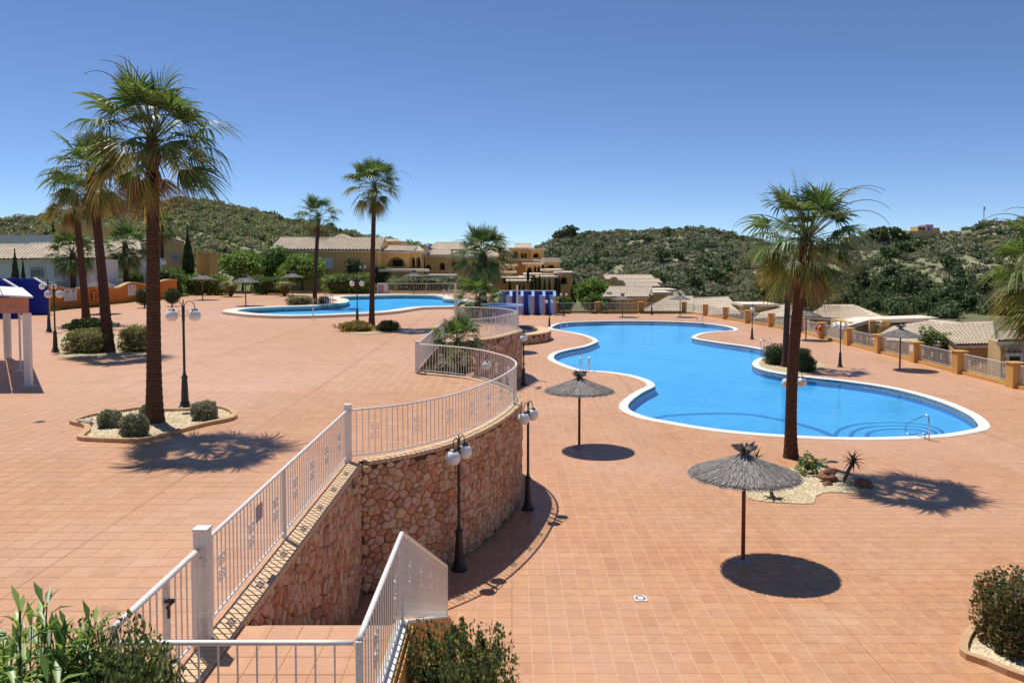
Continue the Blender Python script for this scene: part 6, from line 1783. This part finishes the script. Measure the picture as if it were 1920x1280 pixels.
# rocks outcrops on the hills
M_LIME = pm('limestone_outcrop', (0.40, 0.36, 0.30), (0.22, 0.19, 0.15), .8, .95, .6, 3, .1)
b = MB(); rg = random.Random(12)
for pt, us, n in ((pr_, ur, 700), (pf, uf, 700), (pl, ul, 40)):
    k = 0
    while k < n:
        q = rg.uniform(.25, .95); u = rg.uniform(us[0] + 10, us[-1] - 10); p = pt(u, q)
        if fbm(p.x + 90, p.y, .03, 4) > .0: continue
        k += 1; s = rg.uniform(.3, 1.2)
        Mx = Matrix.Rotation(rg.uniform(0, 3), 3, 'Z') @ Matrix.Rotation(rg.uniform(-.4, .4), 3, 'X')
        b.box(p, (s * 1.6, s, s * .9), M=Mx)
tag(b.build('outcrop', M_LIME), 'pale limestone boulders scattered over the scrub hills', 'rocks', kind='stuff')
def pine(label, pt, u, q, h, w, seed):
    p = pt(u, q); t = thing('pine_tree', label, 'tree', p, 'dark pines on the hills'); rng = np.random.default_rng(seed); n = 420
    D = unit(rng, n); C = D * rng.uniform(.45, 1.0, (n, 1)) ** .6 * lump(D, seed, .35)[:, None] * np.array((w / 2, w / 2, h * .36)); C[:, 2] += h * .62
    V, F = diamonds(C, w * .17 * rng.uniform(.7, 1.4, n), rng, .7); obj_from(np_mesh('crown', V, F), 'crown', L_PINE, t)
    MB().tube([(0, 0, -.5), (.1, 0, h * .4), (0, 0, h * .7)], [.22, .16, .08], 6).build('trunk', M_BARK, t, local=True)
HL = [('on the cliff edge at the left end of the middle hill', pr_, 1048, .985, 5.5, 7), ('beside the first pine at the end of the middle hill', pr_, 1070, .98, 6, 8), ('near the crest in the centre of the middle hill', pr_, 1212, .84, 3.5, 5),
      ('alone halfway up the middle hill', pr_, 1242, .62, 5, 6), ('right of the lone pine halfway up the middle hill', pr_, 1272, .60, 4.5, 5), ('low on the middle hill above the stepped roofs', pr_, 1230, .42, 5, 6), ('low on the middle hill right of the stepped roofs', pr_, 1345, .46, 5, 6), ('on the lower right flank of the middle hill', pr_, 1305, .40, 4.5, 5),
      ('at the left of the ridge below the villa', pf, 1640, .96, 5, 7), ('second from the left on the ridge below the villa', pf, 1662, .965, 6, 8), ('third from the left on the ridge below the villa', pf, 1682, .96, 5.5, 7), ('beside the villa terrace on the ridge', pf, 1700, .965, 3.5, 4),
      ('on the slope just under the ridge pines', pf, 1692, .84, 4.5, 6), ('on the slope directly below the villa', pf, 1730, .84, 4, 6), ('lower on the slope left of the rock outcrop', pf, 1668, .74, 5.5, 7), ('alone on the slope beside the right edge palm', pf, 1778, .66, 6.5, 7), ('on the slope below the lone right pine', pf, 1700, .56, 6.5, 8), ('above the valley wood beside the lower deck palm', pf, 1655, .5, 6.5, 8)]
for k, (lab, pt, u, q, h, w) in enumerate(HL): pine('dark pine ' + lab, pt, u, q, h, w, 200 + k)
# villa and mast on the ridge
q = pf(1735, 1.0)
t = thing('villa', 'small pale villa on the crest of the right hill', 'house', q)
Yv = q.y
for nm, u0, u1, v0, v1, dy in (('tower', 1736, 1750, 421, 442, 0), ('wing', 1720, 1737, 424.5, 442, 1), ('terrace', 1704, 1764, 433, 446, -2), ('annex', 1749, 1762, 427, 442, 2)):
    a, b_ = PD(u0, v1, Yv + dy), PD(u1, v0, Yv + dy); MB().box2((a.x, Yv + dy, a.z - 2), (b_.x, Yv + dy + 6, b_.z)).build(nm, M_LILAC if nm == 'tower' else M_SAND, t)
for u0 in (1725, 1731, 1740): 
    a, b_ = PD(u0, 431, Yv - .06), PD(u0 + 3, 427, Yv - .06); MB().box2((a.x, Yv - .05, a.z), (b_.x, Yv + .6, b_.z)).build('window', M_DARK, t)
q = pf(1841, 1.0); a = PD(1841, 387, q.y); h = a.z - q.z
t = thing('radio_mast', 'thin lattice radio mast on the crest of the right hill', 'mast', q); b = MB()
for sx, sy in ((-.3, -.3), (.3, -.3), (0, .35)): b.tube([(sx, sy, -1), (sx * .5, sy * .5, h)], .09, 5)
b.build('leg', M_STEEL, t, local=True); b = MB()
for k in range(14): b.tube([(-.3 * (1 - k/28), -.3 * (1 - k/28), h * k / 14), (.3 * (1 - k/28), -.3 * (1 - k/28), h * (k + 1) / 14), (0, .35 * (1 - k/28), h * k / 14)], .05, 4)
b.build('bracing', M_STEEL, t, local=True)
for k in range(3): MB().box((.25, 0, h * (.82 + .06 * k)), (.5, .3, .8)).build('antenna', M_WHITE, t, local=True)
